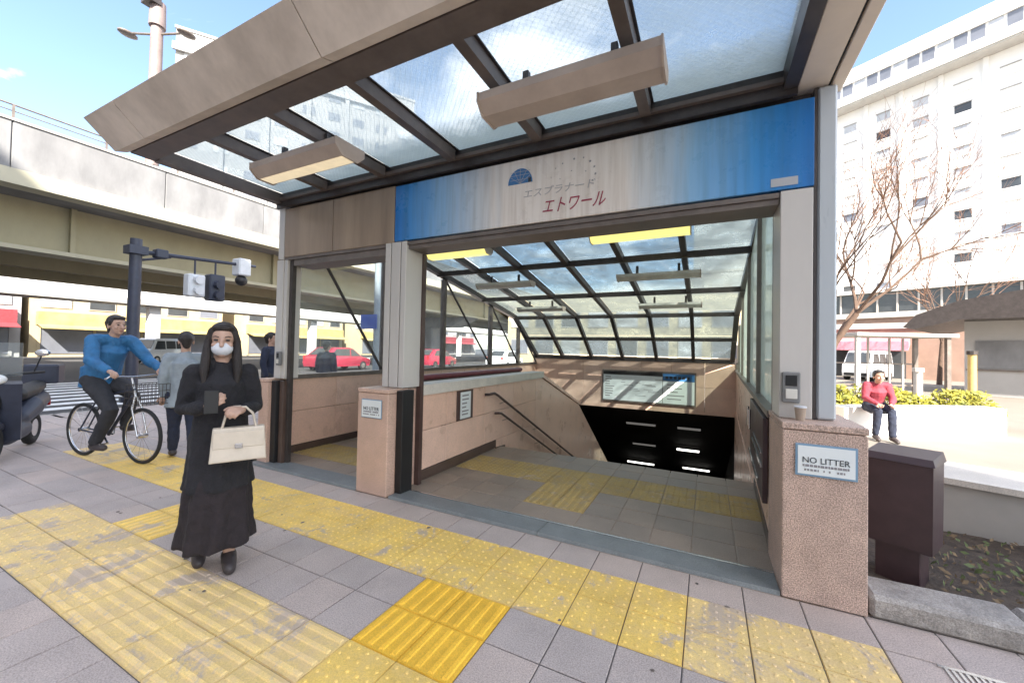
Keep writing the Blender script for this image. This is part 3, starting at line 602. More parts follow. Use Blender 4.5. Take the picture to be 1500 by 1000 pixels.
lamp(-4.42, -3.22, 5.45, 5.7, 3.02, 3.12, 'yellow lit lamp under the stair roof near the left glazing', 'lamp_on', LG, lens=2)
lamp(-1.45, -.10, 7.0, 7.25, 2.72, 2.82, 'grey unlit lamp under the second row of roof panes', 'lamp_off', LG)
lamp(-4.35, -3.1, 7.0, 7.25, 2.72, 2.82, 'grey unlit lamp under the roof near the left glazing', 'lamp_off', LG)
lamp(-1.35, -.1, 8.9, 9.15, 2.42, 2.52, 'farthest grey lamp high over the stairs on the right', 'lamp_off', LG)
lamp(-4.3, -3.1, 8.9, 9.15, 2.42, 2.52, 'farthest grey lamp high over the stairs on the left', 'lamp_off', LG)

# ------------------------------------------------------------------ glazed side walls
t = thing('glazed_wall', 'left outer wall of pink stone with glazing and diagonal braces above', 'wall', (-5.1, 7.5, 0))
yy = 3.32
for k in range(10):
    y1 = yy+.88
    for z0, z1 in ((.1, .56), (.566, 1.0)): MB().box(-5.15, -5.05, yy+.003, y1-.003, z0, z1, .003).build('stone_panel', random.choice(['granite_wall', 'granite_wall2']), t)
    yy = y1
MB().box(-5.145, -5.04, 3.32, 12.1, 0, .098).build('skirting', 'skirt', t)
MB().box(-5.16, -5.02, 3.3, 12.15, 1.002, 1.06).build('sill', 'steel_brown', t)
gy_ = [3.42, 5.17, 6.9, 8.95, 10.65, 12.05]
for y in gy_[1:-1]: MB().box(-5.13, -5.03, y-.04, y+.04, 1.06, rz(y)-.05).build('mullion', 'steel_brown', t)
for i, (a, b) in enumerate(zip(gy_[:-1], gy_[1:])):
    za, zb = min(rz(a), 3.4)-.06, rz(b)-.06
    MB().hexa([(-5.092,a+.04,1.065),(-5.084,a+.04,1.065),(-5.084,b-.04,1.065),(-5.092,b-.04,1.065)], [(-5.092,a+.04,za),(-5.084,a+.04,za),(-5.084,b-.04,zb),(-5.092,b-.04,zb)]).build('glass_pane', 'glass_side', t)
    if i != 1: MB().bar((-5.06, a+.06, za-.03), (-5.06, b-.05, 1.08), .025, .04, (1,0,0)).build('brace', 'steel_dark', t)
def xr(y): return .42+.03*(y-3.0)
t = thing('glazed_wall', 'right inner wall of pink stone with greenish glazing above beside the stairs', 'wall', (.5, 7, 0))
def skew(mb): return mb.xf(Matrix(((1, .03, 0, .42-.09), (0, 1, 0, 0), (0, 0, 1, 0), (0, 0, 0, 1))))
yy = 3.52
for k in range(10):
    y1 = yy+.88
    for z0, z1 in ((-1.2 if yy > 5 else .1, .56), (.566, 1.0)): skew(MB().box(0, .1, yy+.003, y1-.003, z0, z1, .003)).build('stone_panel', random.choice(['granite_wall', 'granite_wall2']), t)
    yy = y1
skew(MB().box(-.012, .1, 3.0, 12.3, -7, 0)).build('lower_wall', 'granite_wall', t)
skew(MB().box(-.008, .1, 3.52, 5.15, 0, .098)).build('skirting', 'skirt', t)
skew(MB().box(-.03, .13, 3.5, 12.3, 1.002, 1.05)).build('sill', 'steel_brown', t)
gr = [3.5, 5.05, 6.9, 8.95, 10.6, 12.0]
for y in gr: skew(MB().box(0, .07, y-.03, y+.03, 1.05, rz(y)-.05)).build('mullion', 'steel_brown', t)
for a, b in zip(gr[:-1], gr[1:]):
    x = .04
    skew(MB().hexa([(x,a+.03,1.055),(x+.008,a+.03,1.055),(x+.008,b-.03,1.055),(x,b-.03,1.055)], [(x,a+.03,rz(a)-.06),(x+.008,a+.03,rz(a)-.06),(x+.008,b-.03,rz(b)-.06),(x,b-.03,rz(b)-.06)])).build('glass_pane', 'glass_grn', t)
t = thing('stair_gate', 'dark brown folded metal gate with bright bars on the right stair wall', 'gate', (.45, 4.2, .33))
skew(MB().box(-.05, -.015, 3.56, 5.1, .34, .985, .004)).build('leaf', 'bin', t)
skew(MB().box(-.062, -.052, 3.9, 5.12, .42, .44)).build('bar', 'chrome', t); skew(MB().box(-.062, -.052, 3.6, 4.7, .60, .63)).build('bar', 'chrome', t)
skew(MB().box(-.062, -.052, 3.62, 4.5, .70, .715)).build('bar', 'chrome', t)
for y in (5.02, 4.75): skew(MB().tube([(-.075, y, .70), (-.075, y, .9)], .012, 8)).build('bolt', 'chrome', t, smooth=50)
HR = 'handrails along the stairs'
t = thing('handrail', 'upper dark handrail descending the left stair wall', 'handrail', (-2.74, 5, .8), HR)
MB().tube([(-2.80, 4.83, .82), (-2.745, 4.84, .825), (-2.735, 4.98, .83), (-2.735, 5.1, .785), (-2.735, 12.5, -2.72)], .02, 8).build('rail', 'rail', t, smooth=50)
for y in (5.3, 6.6, 7.9, 9.2): MB().bar((-2.815, y, .785-.474*(y-5.1)-.05), (-2.735, y, .785-.474*(y-5.1)-.018), .02, .02).build('bracket', 'chrome', t)
t = thing('handrail', 'lower dark handrail descending the left stair wall', 'handrail', (-2.74, 5.2, .5), HR)
MB().tube([(-2.80, 5.12, .52), (-2.745, 5.13, .525), (-2.735, 5.2, .515), (-2.735, 12.5, -2.96)], .018, 8).build('rail', 'rail', t, smooth=50)
for y in (5.4, 6.7, 8.0): MB().bar((-2.815, y, .515-.476*(y-5.2)-.05), (-2.735, y, .515-.476*(y-5.2)-.016), .018, .018).build('bracket', 'chrome', t)

# ------------------------------------------------------------------ inner parapet between the stairs and the escalator side
t = thing('parapet_wall', 'pink stone parapet with pale coping along the left of the stairs', 'wall', (-2.9, 5.5, 0))
yy = 3.43
for w in (.52, .92, .92, .92):
    for z0, z1 in ((.112, .54), (.546, .935)): MB().box(-3.02, -2.824, yy+.002, yy+w-.002, z0, z1, .003).build('stone_panel', random.choice(['granite_wall', 'granite_wall2']), t)
    yy += w
MB().box(-3.015, -2.812, 3.43, 5.2, 0, .11).build('skirting', 'skirt', t)
MB().box(-3.02, -2.825, 5.202, 6.708, -1.6, .109).build('stone_panel', 'granite_wall2', t)
MB().prism([(yy+.004, .935), (7.0, .93), (9.47, .14), (13.6, -2.62), (13.6, -4.8), (yy+.004, -.7)], 'x', -3.02, -2.826).build('sloping_panel', 'granite_wall2', t)
MB().prism([(3.41, .94), (7.02, .94), (7.04, 1.055), (3.41, 1.055)], 'x', -3.05, -2.79).build('coping', 'coping', t)
MB().prism([(7.04, .935), (9.47, .15), (9.47, .205), (7.04, 1.0)], 'x', -3.04, -2.80).build('sloping_coping', 'granite_wall', t)
MB().prism([(5.2, 0), (5.5, -.02), (5.5, -.16), (5.2, -.02)], 'x', -2.826, -2.81).build('skirting', 'skirt', t)
t = thing('escalator_balustrade', 'maroon topped escalator balustrade behind the pale stone coping', 'balustrade', (-3.4, 5.5, 0))
MB().box(-3.46, -3.36, 3.9, 7.2, 0, 1.03).build('balustrade_panel', 'steel_brown', t); MB().box(-3.48, -3.34, 3.85, 7.25, 1.032, 1.10, .02).build('handrail_belt', 'maroon', t)
t = thing('framed_notice', 'narrow white notice in a dark frame on the left stair wall', 'notice', (-2.82, 4.33, .55))
MB().box(-2.822, -2.806, 4.15, 4.52, .545, .925, .003).build('frame', 'rail', t); MB().box(-2.806, -2.802, 4.215, 4.455, .565, .905).build('sheet', 'paper', t)
k = MB()
for z in (.85, .80, .75, .70, .65, .61): k.box(-2.802, -2.8005, 4.25, 4.42-random.uniform(0, .08), z, z+.018)
k.build('small_print', 'ink_grey', t)

# ------------------------------------------------------------------ lintel wall, map board, passage below
t = thing('lintel_wall', 'pink stone lintel wall above the dark stair opening', 'wall', (-2.2, 12.1, 0))
xx = -5.15
for k in range(7):
    x1 = xx+.85 if k < 6 else .80
    for z0, z1 in ((-.17, .52), (.526, 1.2)): MB().box(xx+.003, x1-.003, 12.0, 12.18, z0, z1, .003).build('stone_panel', random.choice(['granite_wall', 'granite_wall2']), t)
    xx = x1
MB().box(-5.16, .82, 11.97, 12.2, 1.205, 1.31).build('cap_beam', 'steel_dark', t)
MB().box(-5.15, .80, 11.985, 12.18, -.21, -.175).build('drip_edge', 'granite_wall2', t)
t = thing('map_board', 'wide framed guide map board on the lintel wall over the stairs', 'board', (-1.55, 11.95, 0))
MB().box(-2.84, -.26, 11.93, 11.995, -.02, .92, .004).build('frame', 'steel_brown', t)
MB().box(-2.80, -1.13, 11.92, 11.93, .03, .78).build('map_sheet', 'paper', t); MB().box(-2.80, -1.13, 11.92, 11.93, .785, .88).build('title_bar', 'black', t)
MB().box(-1.115, -.30, 11.92, 11.93, .03, .66).build('list_sheet', 'paper', t); MB().box(-1.115, -.30, 11.92, 11.93, .665, .87).build('blue_header', 'ink_blue', t)
k = MB()
for i in range(9): k.box(-2.74, -2.74+random.uniform(.12, .28), 11.917, 11.92, .70-i*.07, .725-i*.07)
for i in range(14):
    a = random.uniform(-2.35, -1.3); b = random.uniform(.1, .68); k.box(a, a+random.uniform(.08, .3), 11.917, 11.92, b, b+.012)
for i in range(5): k.box(-1.0, -1.0+random.uniform(.25, .6), 11.917, 11.92, .55-i*.1, .575-i*.1)
k.build('map_lines', 'ink_grey', t, kind='stuff')
k = MB()
for i in range(6): k.box(-1.05+i*.11, -.975+i*.11, 11.917, 11.92, .72, .80)
k.build('header_marks', 'ink', t)
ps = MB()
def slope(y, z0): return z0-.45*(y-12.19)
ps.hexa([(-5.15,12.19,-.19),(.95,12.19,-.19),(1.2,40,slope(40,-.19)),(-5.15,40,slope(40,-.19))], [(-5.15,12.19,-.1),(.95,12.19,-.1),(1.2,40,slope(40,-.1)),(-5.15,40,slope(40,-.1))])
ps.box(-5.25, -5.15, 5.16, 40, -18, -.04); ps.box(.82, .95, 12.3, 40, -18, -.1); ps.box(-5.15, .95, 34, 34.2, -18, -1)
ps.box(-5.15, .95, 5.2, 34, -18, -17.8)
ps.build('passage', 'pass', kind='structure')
TG = 'tube lamps in the passage'
def tubelamp(x0, x1, y, z, m, label):
    t = thing('tube_lamp', label, 'lamp', ((x0+x1)/2, y, z), TG)
    MB().tube([(x0, y, z), (x1, y, z)], .035, 8).build('tube', m, t, smooth=50); MB().box(x0-.03, x1+.03, y-.04, y+.04, z+.04, z+.09).build('fitting', 'pass', t)
for (x0, x1, y, z, m, lb) in ((-.80, -.15, 13.3, -.86, 'tube_dim', 'dim tube lamp nearest the opening on the right'), (-2.35, -1.45, 13.3, -.86, 'tube_dim', 'dim tube lamp nearest the opening on the left'),
        (-.99, -.23, 16.2, -2.17, 'tube_white', 'upper of the two lit tube lamps on the right of the dark passage'), (-.95, .15, 20, -3.84, 'tube_white', 'lower of the two lit tube lamps on the right of the dark passage'),
        (-3.45, -2.22, 20, -3.9, 'tube_white', 'lit tube lamp on the left of the dark passage'), (-2.6, -1.75, 16.2, -2.15, 'tube_dim', 'dim tube lamp deeper on the left of the passage')):
    tubelamp(x0, x1, y, z, m, lb)

# ------------------------------------------------------------------ elevated road, street and buildings on the left
t = thing('elevated_road', 'grey concrete elevated road with olive girders crossing above the street on the left', 'bridge', (-22, 10, 0))
for k in range(34):
    y = -20+k*4.0
    pp = MB().box(-20.25, -20, y+.01, y+3.99, 6.92, 8.45, .02).build('parapet_panel', 'conc', t)
MB().box(-20.3, -19.96, -20, 120, 8.452, 8.53).build('parapet_cap', 'conc_lt', t)
MB().box(-20.6, -19.9, -20, 120, 6.42, 6.915).build('edge_beam', 'olive_lt', t)
MB().box(-36, -20.62, -20, 120, 6.6, 6.9).build('deck_slab', 'conc', t)
MB().box(-23.0, -22.5, -20, 120, 4.85, 6.595).build('girder', 'olive', t); MB().box(-23.3, -22.2, -20, 120, 4.69, 4.845).build('girder_flange', 'olive_lt', t)
for k in range(18): MB().box(-22.5, -22.3, -18+k*8, -17.85+k*8, 4.85, 6.59).build('stiffener', 'olive', t)
for x in (-27.5, -32.5): MB().box(x-.5, x, -20, 120, 4.7, 6.595).build('girder', 'olive', t)
MB().tube([(-20.12, -20, 9.0), (-20.12, 120, 9.0)], .03, 6).build('guard_rail', 'steel_brown', t)
MB().tube([(-20.12, -20, 8.8), (-20.12, 120, 8.8)], .02, 6).build('guard_rail', 'steel_brown', t)
for k in range(60): MB().box(-20.15, -20.09, -18+k*2.2, -17.94+k*2.2, 8.53, 9.0).build('rail_post', 'steel_brown', t)
for y in (34, 64, 94):
    pr = MB().box(-29.5, -26.5, y, y+2.2, -.13, 3.7, .1).build('pier', 'conc', t); MB().hexa([(-31,y,3.7),(-24,y,3.7),(-24,y+2.2,3.7),(-31,y+2.2,3.7)], [(-34,y,4.68),(-22,y,4.68),(-22,y+2.2,4.68),(-34,y+2.2,4.68)]).build('pier_cap', 'conc', pr)
t = thing('street_mast', 'tall pale pink mast with two lamp arms on the elevated road', 'street lamp', (-20.6, 7.75, 6.9))
MB().tube([(-20.6, 7.75, 6.9), (-20.6, 7.75, 15.1)], [.23, .20], 14).build('mast', 'pole_pink', t, smooth=50)
MB().tube([(-20.6, 7.75, 14.5), (-20.6, 7.75, 15.5)], [.28, .26], 14).build('mast_collar', 'pole_pink', t, smooth=40); MB().box(-20.9, -20.3, 7.3, 7.75, 15.3, 15.6).build('mast_head', 'steel_dark', t)
ax_ = Vector((.906, .423, 0))
for s in (-1, 1):
    c = Vector((-20.6, 7.75, 14.2)); a = MB().tube([c, c+ax_*s*1.05+Vector((0,0,.05))], .045, 8).build('arm', 'steel_brown', t)
    MB().ball(c+ax_*s*1.25+Vector((0,0,.03)), (.24, .34, .10), 12, 6).build('lantern', 'steel_brown', a, smooth=60)
t = thing('footbridge', 'sunlit white footbridge running behind the elevated road', 'bridge', (-43, 10, 0))
MB().box(-43.0, -42.7, -30, 110, 5.0, 6.1).build('side_panel', 'white_wall', t); MB().box(-45.5, -42.6, -30, 110, 4.55, 4.98).build('deck', 'conc_lt', t); MB().box(-45.5, -45.2, -30, 110, 5.0, 6.1).build('side_panel', 'white_wall', t)
for y in (-14, 2, 16.5, 32, 48, 64): MB().box(-43.9, -43.2, y, y+.8, -.13, 4.54, .04).build('column', 'white_wall', t)
def building(label, x, y, rot, w, d, h, wallm, rows, cols, z0, dz, wz, ww, wm, parts=None, roofm='conc_lt', name='building'):
    t = thing(name, label, 'building', (x, y, -.13), None, rot, True)
    MB().box(-w/2, w/2, 0, d, 0, h).build('wall', wallm, t); MB().box(-w/2-.15, w/2+.15, -.15, d+.15, h, h+.4).build('roof', roofm, t)
    for r in range(rows):
        for c in range(cols):
            cx = -w/2+w*(c+.5)/cols; z = z0+r*dz
            f = MB().box(cx-ww/2-.08, cx+ww/2+.08, -.08, -.004, z-.08, z+wz+.08).build('window', roofm, t); MB().box(cx-ww/2, cx+ww/2, -.10, -.082, z, z+wz).build('pane', random.choice(wm), f)
    return t
sb = (('grey shop building with a red awning seen at the far left behind the scooter', -54, 4, 'grey_wall', 'shop_red', 11), ('cream shop building with a yellow sign right behind the signal pole', -54, 20, 'cream_wall', 'shop_yel', 9.5),
      ('beige shop building with a long yellow sign seen beside and through the left glazing', -54, 38, 'cream_wall', 'shop_yel', 12), ('pale corner building with a second yellow sign farther along the street', -54, 57, 'cream_wall', 'shop_yel', 10), ('grey building at the far end of the street with a red sign', -54, 78, 'grey_wall', 'shop_red', 14))
for i, (lb, x, y, wm, sm_, h) in enumerate(sb):
    t = building(lb, x, y, R(90), 15.5 if i < 3 else 19, 12, h, wm, 2 if h < 11 else 3, 5, 4.6, 2.7, 1.5, 1.8, ['win', 'win_grey', 'win_mid'], name='shop_building')
    MB().box(-7.4, 7.4, -.7, -.01, 2.9, 4.1).build('shop_sign', sm_, t); MB().box(-7.2, 7.2, -.06, -.01, .3, 2.7).build('shop_front', 'win_grey', t)
    for k in range(5): MB().box(-7.3+k*3.6, -7.1+k*3.6, -.12, -.062, .1, 2.85).build('shop_post', wm, t)
    MB().hexa([(-7.4,-1.8,2.55),(7.4,-1.8,2.55),(7.4,-.72,2.85),(-7.4,-.72,2.85)], [(-7.4,-1.8,2.62),(7.4,-1.8,2.62),(7.4,-.72,2.95),(-7.4,-.72,2.95)]).build('awning', sm_, t)
az = R(-54.5)
t = building('tall white tower block rising behind the elevated road and canopy', 76*math.sin(az), 76*math.cos(az), -az, 36, 16, 49, 'tower', 13, 9, 5, 3.3, 1.3, 1.9, ['win_mid', 'win_grey', 'win_grey'], roofm='tower', name='tower_block')
MB().box(-18.3, 18.3, -.6, -.2, 45.5, 46.6).build('cornice', 'grey_wall', t)
for x in (-12, -6, 0, 6, 12): MB().box(x-.35, x+.35, -.5, -.005, 1, 45.4).build('pilaster', 'tower', t)
building('cream office block seen low through the stair glazing', -9, 42, R(4), 24, 12, 7.5, 'cream_wall', 2, 8, 1.2, 3, 1.5, 2.0, ['win_grey', 'win_mid', 'win'], name='office_block')
building('pale grey office block seen low through the roof glass', 6, 78, R(-6), 18, 12, 16, 'grey_wall', 5, 6, 1.2, 3, 1.5, 1.8, ['win_grey', 'win_mid', 'win'], name='office_block')
building('tall pale office block added unseen behind the camera to shade the pavement', -7, -22, 0, 64, 16, 33.3, 'white_wall', 6, 14, 4, 4, 2, 2, ['win_mid'], name='office_block').rotation_euler = (0, 0, math.pi)  # unseen block added to shade the foreground, pale walls to bounce sky light

# signal mast with long arm
t = thing('signal_pole', 'dark navy traffic signal pole with a long arm over the street', 'traffic signal', (-12.6, 4.5, -.006))
MB().tube([(-12.6, 4.5, -.006), (-12.6, 4.5, 3.98)], [.13, .115], 12).build('pole', 'sig_navy', t, smooth=50); MB().tube([(-12.6, 4.5, -.005), (-12.6, 4.5, .12)], .2, 12).build('base', 'sig_navy', t)
MB().tube([(-12.6, 4.5, 3.68), (-12.6, 7.35, 3.86)], [.055, .04], 8).build('arm', 'sig_navy', t, smooth=50); MB().tube([(-12.6, 4.5, 3.45), (-12.6, 5.2, 3.68)], .03, 8).build('arm_stay', 'sig_navy', t)
MB().box(-12.78, -12.42, 4.32, 4.68, 3.6, 3.8).build('clamp', 'sig_navy', t); MB().box(-12.7, -12.45, 4.85, 5.1, 3.6, 3.82, .02).build('junction_box', 'sig_navy', t)
for y, z0, z1, m in ((5.75, 2.72, 3.32, 'sig_white'), (6.25, 2.66, 3.4, 'sig_navy')):
    h = MB().box(-12.75, -12.45, y-.2, y+.2, z0, z1, .03).build('signal_head', m, t); MB().tube([(-12.6, y, z1), (-12.6, y, 3.8)], .025, 6).build('hanger', 'sig_navy', h)
    for k in range(2): MB().tube([(-12.45, y, z0+.17+k*.29), (-12.3, y, z0+.15+k*.29)], .11, 10).build('visor', m, h)
h = MB().box(-12.8, -12.4, 6.78, 7.12, 3.5, 4.0, .03).build('camera_box', 'sig_white', t); MB().ball((-12.6, 6.95, 3.36), (.16, .16, .16), 12, 8).build('camera_dome', 'black', h, smooth=60)
t = thing('sign_pole', 'slate blue pole with a small blue road sign seen through the left glazing', 'pole', (-8.25, 8.13, -.006))
MB().tube([(-8.25, 8.13, -.006), (-8.25, 8.13, 4.6)], .085, 10).build('pole', 'cloth_grey', t, smooth=50); MB().box(-8.75, -8.15, 8.02, 8.04, 1.95, 2.35).build('plate', 'sign_blue', t)

# ------------------------------------------------------------------ vehicles
def car(label, x, y, rot, m, kind, z=-.13, name='parked_car', cat='car'):
    t = thing(name, label, cat, (x, y, z), None, rot, True)          # length along local X, front at +X
    if kind == 'van': prof = [(-1.68, .25), (1.62, .25), (1.7, .55), (1.66, .95), (1.5, 1.08), (1.12, 1.75), (.9, 1.84), (-1.55, 1.84), (-1.66, 1.72), (-1.7, .9)]; W = .72
    else: prof = [(-2.0, .28), (1.95, .28), (2.05, .5), (2.0, .72), (1.2, .9), (.45, 1.4), (.1, 1.48), (-1.1, 1.46), (-1.75, 1.0), (-2.05, .9), (-2.08, .5)]; W = .84
    mb = MB(); k = len(prof); rows = []
    for yy_, s in ((-W, .96), (-W*.93, 1), (W*.93, 1), (W, .96)):
        rows.append([Vector((px*(s if s < 1 else 1), yy_*(1-.16*max(0, (pz-.95))), .25+(pz-.25)*s if s < 1 else pz)) for px, pz in prof])
    o = []
    for r in rows: o += r
    fs = [tuple(range(k))[::-1], tuple(range(3*k, 4*k))]
    for a in range(3):
        for i in range(k): fs.append((a*k+i, a*k+(i+1) % k, (a+1)*k+(i+1) % k, (a+1)*k+i))
    mb.add(o, fs); mb.build('body', m, t, smooth=40)
    wx = (1.1, -1.1) if kind == 'van' else (1.28, -1.25)
    for xw in wx:
        for s in (-1, 1):
            w = MB().tube([(xw, s*(W-.17), .29), (xw, s*(W+.015), .29)], .29, 18).build('wheel', 'tyre', t); MB().tube([(xw, s*(W+.012), .29), (xw, s*(W+.022), .29)], .17, 14).build('rim', 'chrome', w)
    def side(q, nm):
        for s in (-1, 1):
            P = [(px, s*(W*(1-.16*max(0, pz-.95))+.006), pz) for px, pz in q]; Q = [(a, b-s*.012, c) for a, b, c in P]; n = len(q)
            MB().add(P+Q, [tuple(range(n)), tuple(range(n, 2*n))[::-1]]+[(i, (i+1) % n, n+(i+1) % n, n+i) for i in range(n)]).build(nm, 'win', t)
    if kind == 'van':
        side([(.35, 1.05), (1.32, 1.05), (1.02, 1.66), (.35, 1.66)], 'side_window'); side([(-.6, 1.08), (.25, 1.08), (.25, 1.66), (-.6, 1.66)], 'side_window'); side([(-1.5, 1.08), (-.7, 1.08), (-.7, 1.66), (-1.5, 1.66)], 'side_window')
        MB().hexa([(1.50,-.6,1.1),(1.50,.6,1.1),(1.40,.6,1.1),(1.40,-.6,1.1)], [(1.17,-.55,1.72),(1.17,.55,1.72),(1.0,.55,1.72),(1.0,-.55,1.72)]).build('windscreen', 'win', t)
        MB().box(-1.72, -1.66, -.55, .55, 1.05, 1.6).build('rear_window', 'win', t); fx, rx_ = 1.66, -1.7
    else:
        side([(.2, .93), (1.0, .93), (.42, 1.34), (.2, 1.38)], 'side_window'); side([(-1.4, .97), (.1, .94), (.1, 1.39), (-1.0, 1.38)], 'side_window')
        MB().hexa([(1.2,-.62,.93),(1.2,.62,.93),(1.05,.62,.93),(1.05,-.62,.93)], [(.5,-.56,1.39),(.5,.56,1.39),(.3,.56,1.37),(.3,-.56,1.37)]).build('windscreen', 'win', t)
        MB().hexa([(-1.78,-.58,1.03),(-1.78,.58,1.03),(-1.6,.58,1.03),(-1.6,-.58,1.03)], [(-1.18,-.52,1.43),(-1.18,.52,1.43),(-1.05,.52,1.40),(-1.05,-.52,1.40)]).build('rear_window', 'win', t); fx, rx_ = 1.99, -2.07
    for s in (-1, 1):
        MB().box(fx-.02, fx+.03, s*W*.62, s*W*.92, .62, .78, .01).build('headlight', 'light_front', t); MB().box(rx_-.01, rx_+.04, s*W*.72, s*W*.92, .72, .95, .01).build('tail_light', 'light_rear', t)
    MB().box(fx+.02, fx+.06, -W*.8, W*.8, .3, .48, .02).build('bumper', 'black', t)
    return t
car('white van parked across the street left of the black coated woman', -36.5, 14.6, R(-60), 'car_white', 'van', name='parked_van', cat='van')
car('red car seen through the left glazing near the blue pole', -21.5, 18.0, R(95), 'car_red', 'car')
car('red car farther along, seen through the second side window', -19.5, 25.5, R(95), 'car_red', 'car')
car('white car seen through the far side windows by the stairs', -15.5, 30, R(92), 'car_white', 'car')
car('white van parked beyond the shelter under the red awning', 9.1, 32.3, R(-125), 'car_white', 'van', z=-.004, name='parked_van', cat='van')

# ------------------------------------------------------------------ right background: hotel, kiosk, shelter, hedge, wall, tree
t = thing('hotel_building', 'sunlit white hotel with rows of small windows and an overhanging top floor', 'building', (30.96, 73.8, -.03), None, R(-32.7), True)
MB().box(-42, 30, 2.6, 22, 0, 42.4).build('wall', 'white_wall', t)
MB().box(-42.6, 30.6, 0, 22, 42.6, 43.9).build('crown_parapet', 'white_wall', t); MB().box(-42.6, 30.6, 0.3, 22, 43.9, 45.8).build('crown_wall', 'white_wall', t); MB().box(-42.6, 30.6, 0, 22, 45.8, 48).build('roof', 'white_wall', t)
MB().box(-42.3, 30.3, .2, 2.6, 42.35, 42.6).build('soffit', 'conc_lt', t)
for k in range(26): MB().box(-26+k*1.55, -24.75+k*1.55, .22, .32, 43.95, 45.75).build('crown_window', 'win_grey' if k % 3 else 'win_mid', t)
for c in range(9):
    cx = -26+c*4.2
    MB().box(cx-2.1-.25, cx-2.1+.25, 2.3, 2.6, 11.2, 42.3).build('pilaster', 'white_wall', t)
    for r in range(10):
        z = 11.9+r*3.0
        fr_ = MB().box(cx-.9, cx+.9, 2.46, 2.595, z-.1, z).build('window', 'white_wall', t)
        MB().box(cx-.8, cx+.8, 2.57, 2.594, z, z+1.2).build('pane', 'win' if random.random() < .08 else 'win_grey' if random.random() < .07 else 'win_mid' if random.random() < .3 else 'white_wall', fr_); MB().box(cx-.9, cx+.9, 2.40, 2.595, z+1.22, z+1.29).build('hood', 'grey_wall', fr_)
MB().box(-42, 30, -3, 2.3, 0, 8.0).build('podium', 'brown_wall', t); MB().box(-42, 30, -2.4, 2.29, 8.0, 11).build('podium_glazing', 'win', t)
for k in range(26): MB().box(-26.1+k*2.2, -25.9+k*2.2, -2.55, -2.41, 8.0, 10.9).build('podium_mullion', 'conc_lt', t)
MB().box(-42.2, 30.2, -3.2, 2.3, 11.0, 11.5).build('podium_roof', 'white_wall', t); MB().box(-42.2, 30.2, -3.4, -3.0, 7.2, 8.0).build('podium_ledge', 'conc_lt', t)
t = building('low shop with a red awning behind the shelter', 9.5, 37.5, R(-22), 13, 8, 3.6, 'brown_wall', 0, 0, 0, 1, 1, 1, ['win'], name='shop_building')
MB().hexa([(-4.2,-1.5,2.05),(3.2,-1.5,2.05),(3.2,-.01,2.5),(-4.2,-.01,2.5)], [(-4.2,-1.5,2.65),(3.2,-1.5,2.65),(3.2,-.01,2.95),(-4.2,-.01,2.95)]).build('awning', 'shop_pink', t); MB().box(-4, 3, -.05, -.005, .1, 2.0).build('shop_front', 'win', t)
t = thing('kiosk', 'grey walled kiosk under a dark curved overhanging roof at the right edge', 'building', (10.9, 21.2, 0), None, R(-28), True)
MB().box(-2.0, 6, .8, 6, 0, 3.0).build('wall', 'grey_wall', t)
rp = [(-3.6, 2.75), (-3.2, 3.25), (-2.0, 3.75), (0, 4.1), (3, 4.3), (6.5, 4.4), (6.5, 3.0), (-2.0, 3.005), (-3.3, 2.65)]
MB().prism(rp, 'y', -.6, 6.5).build('roof', 'steel_dark', t); MB().box(-1.95, 5.9, .74, .79, 1.0, 1.06).build('wall_band', 'steel_brown', t); MB().box(.5, .9, .7, .79, 2.3, 2.6).build('wall_lamp', 'black', t)
for k in range(5): MB().box(-1.7+k*1.55, -.4+k*1.55, .76, .795, 1.1, 2.2).build('wall_panel', 'conc', t)
t = thing('waiting_shelter', 'thin framed beige shelter with a flat roof behind the hedge', 'shelter', (5.9, 18.6, 0), None, R(26.4), True)
MB().box(-1.75, 1.75, -.6, .8, 2.18, 2.30, .01).build('roof', 'conc_lt', t)
for x, m in ((-1.62, 'conc_lt'), (1.5, 'steel_brown')):
    for y in (-.45, .65): MB().box(x-.07, x+.07, y-.05, y+.05, 0, 2.179).build('post', m, t)
MB().box(-1.5, 1.4, .63, .66, .4, .46).build('back_rail', 'steel_brown', t); MB().box(-1.5, 1.4, .63, .66, 1.2, 1.25).build('back_rail', 'steel_brown', t)
for x in (-.3, .5, 1.0): MB().box(x, x+.06, .62, .67, 0, 2.17).build('back_post', 'conc_lt', t)
MB().box(-.9, .3, .28, .6, .40, .46, .01).build('bench_seat', 'brown_wall', t)
t = MB().hexa([(2.3,9.35,0),(5.2,11.1,0),(5.0,11.45,0),(2.1,9.7,0)], [(2.3,9.35,.52),(5.2,11.1,.52),(5.0,11.45,.52),(2.1,9.7,.52)]).build('low_wall', 'white_wall')
tag(t, 'sunlit low white wall in front of the yellow hedge', 'wall')
for k, (x, y, m, lb, h) in enumerate(((7.5, 17.6, 'bollard_y', 'ochre post with a dark cap near the kiosk', 1.6), (5.6, 15.8, 'conc_lt', 'slim pale post standing among the yellow hedge', 1.05))):
    t = thing('bollard', lb, 'bollard', (x, y, 0)); MB().tube([(x, y, 0), (x, y, h)], .1, 10).build('shaft', m, t, smooth=50); MB().tube([(x, y, h), (x, y, h+.12)], .13, 10).build('cap', 'steel_dark' if k == 0 else 'conc_lt', t)
def leaves(mb, n, fn, s):
    for _ in range(n):
        c = Vector(fn()); a = Vector((random.gauss(0,1), random.gauss(0,1), random.gauss(0,1))).normalized(); b = a.orthogonal().normalized(); k = s*random.uniform(.6, 1.3)
        mb.add([c-a*k, c+b*k*.5, c+a*k, c-b*k*.5], [(0,1,2,3)])
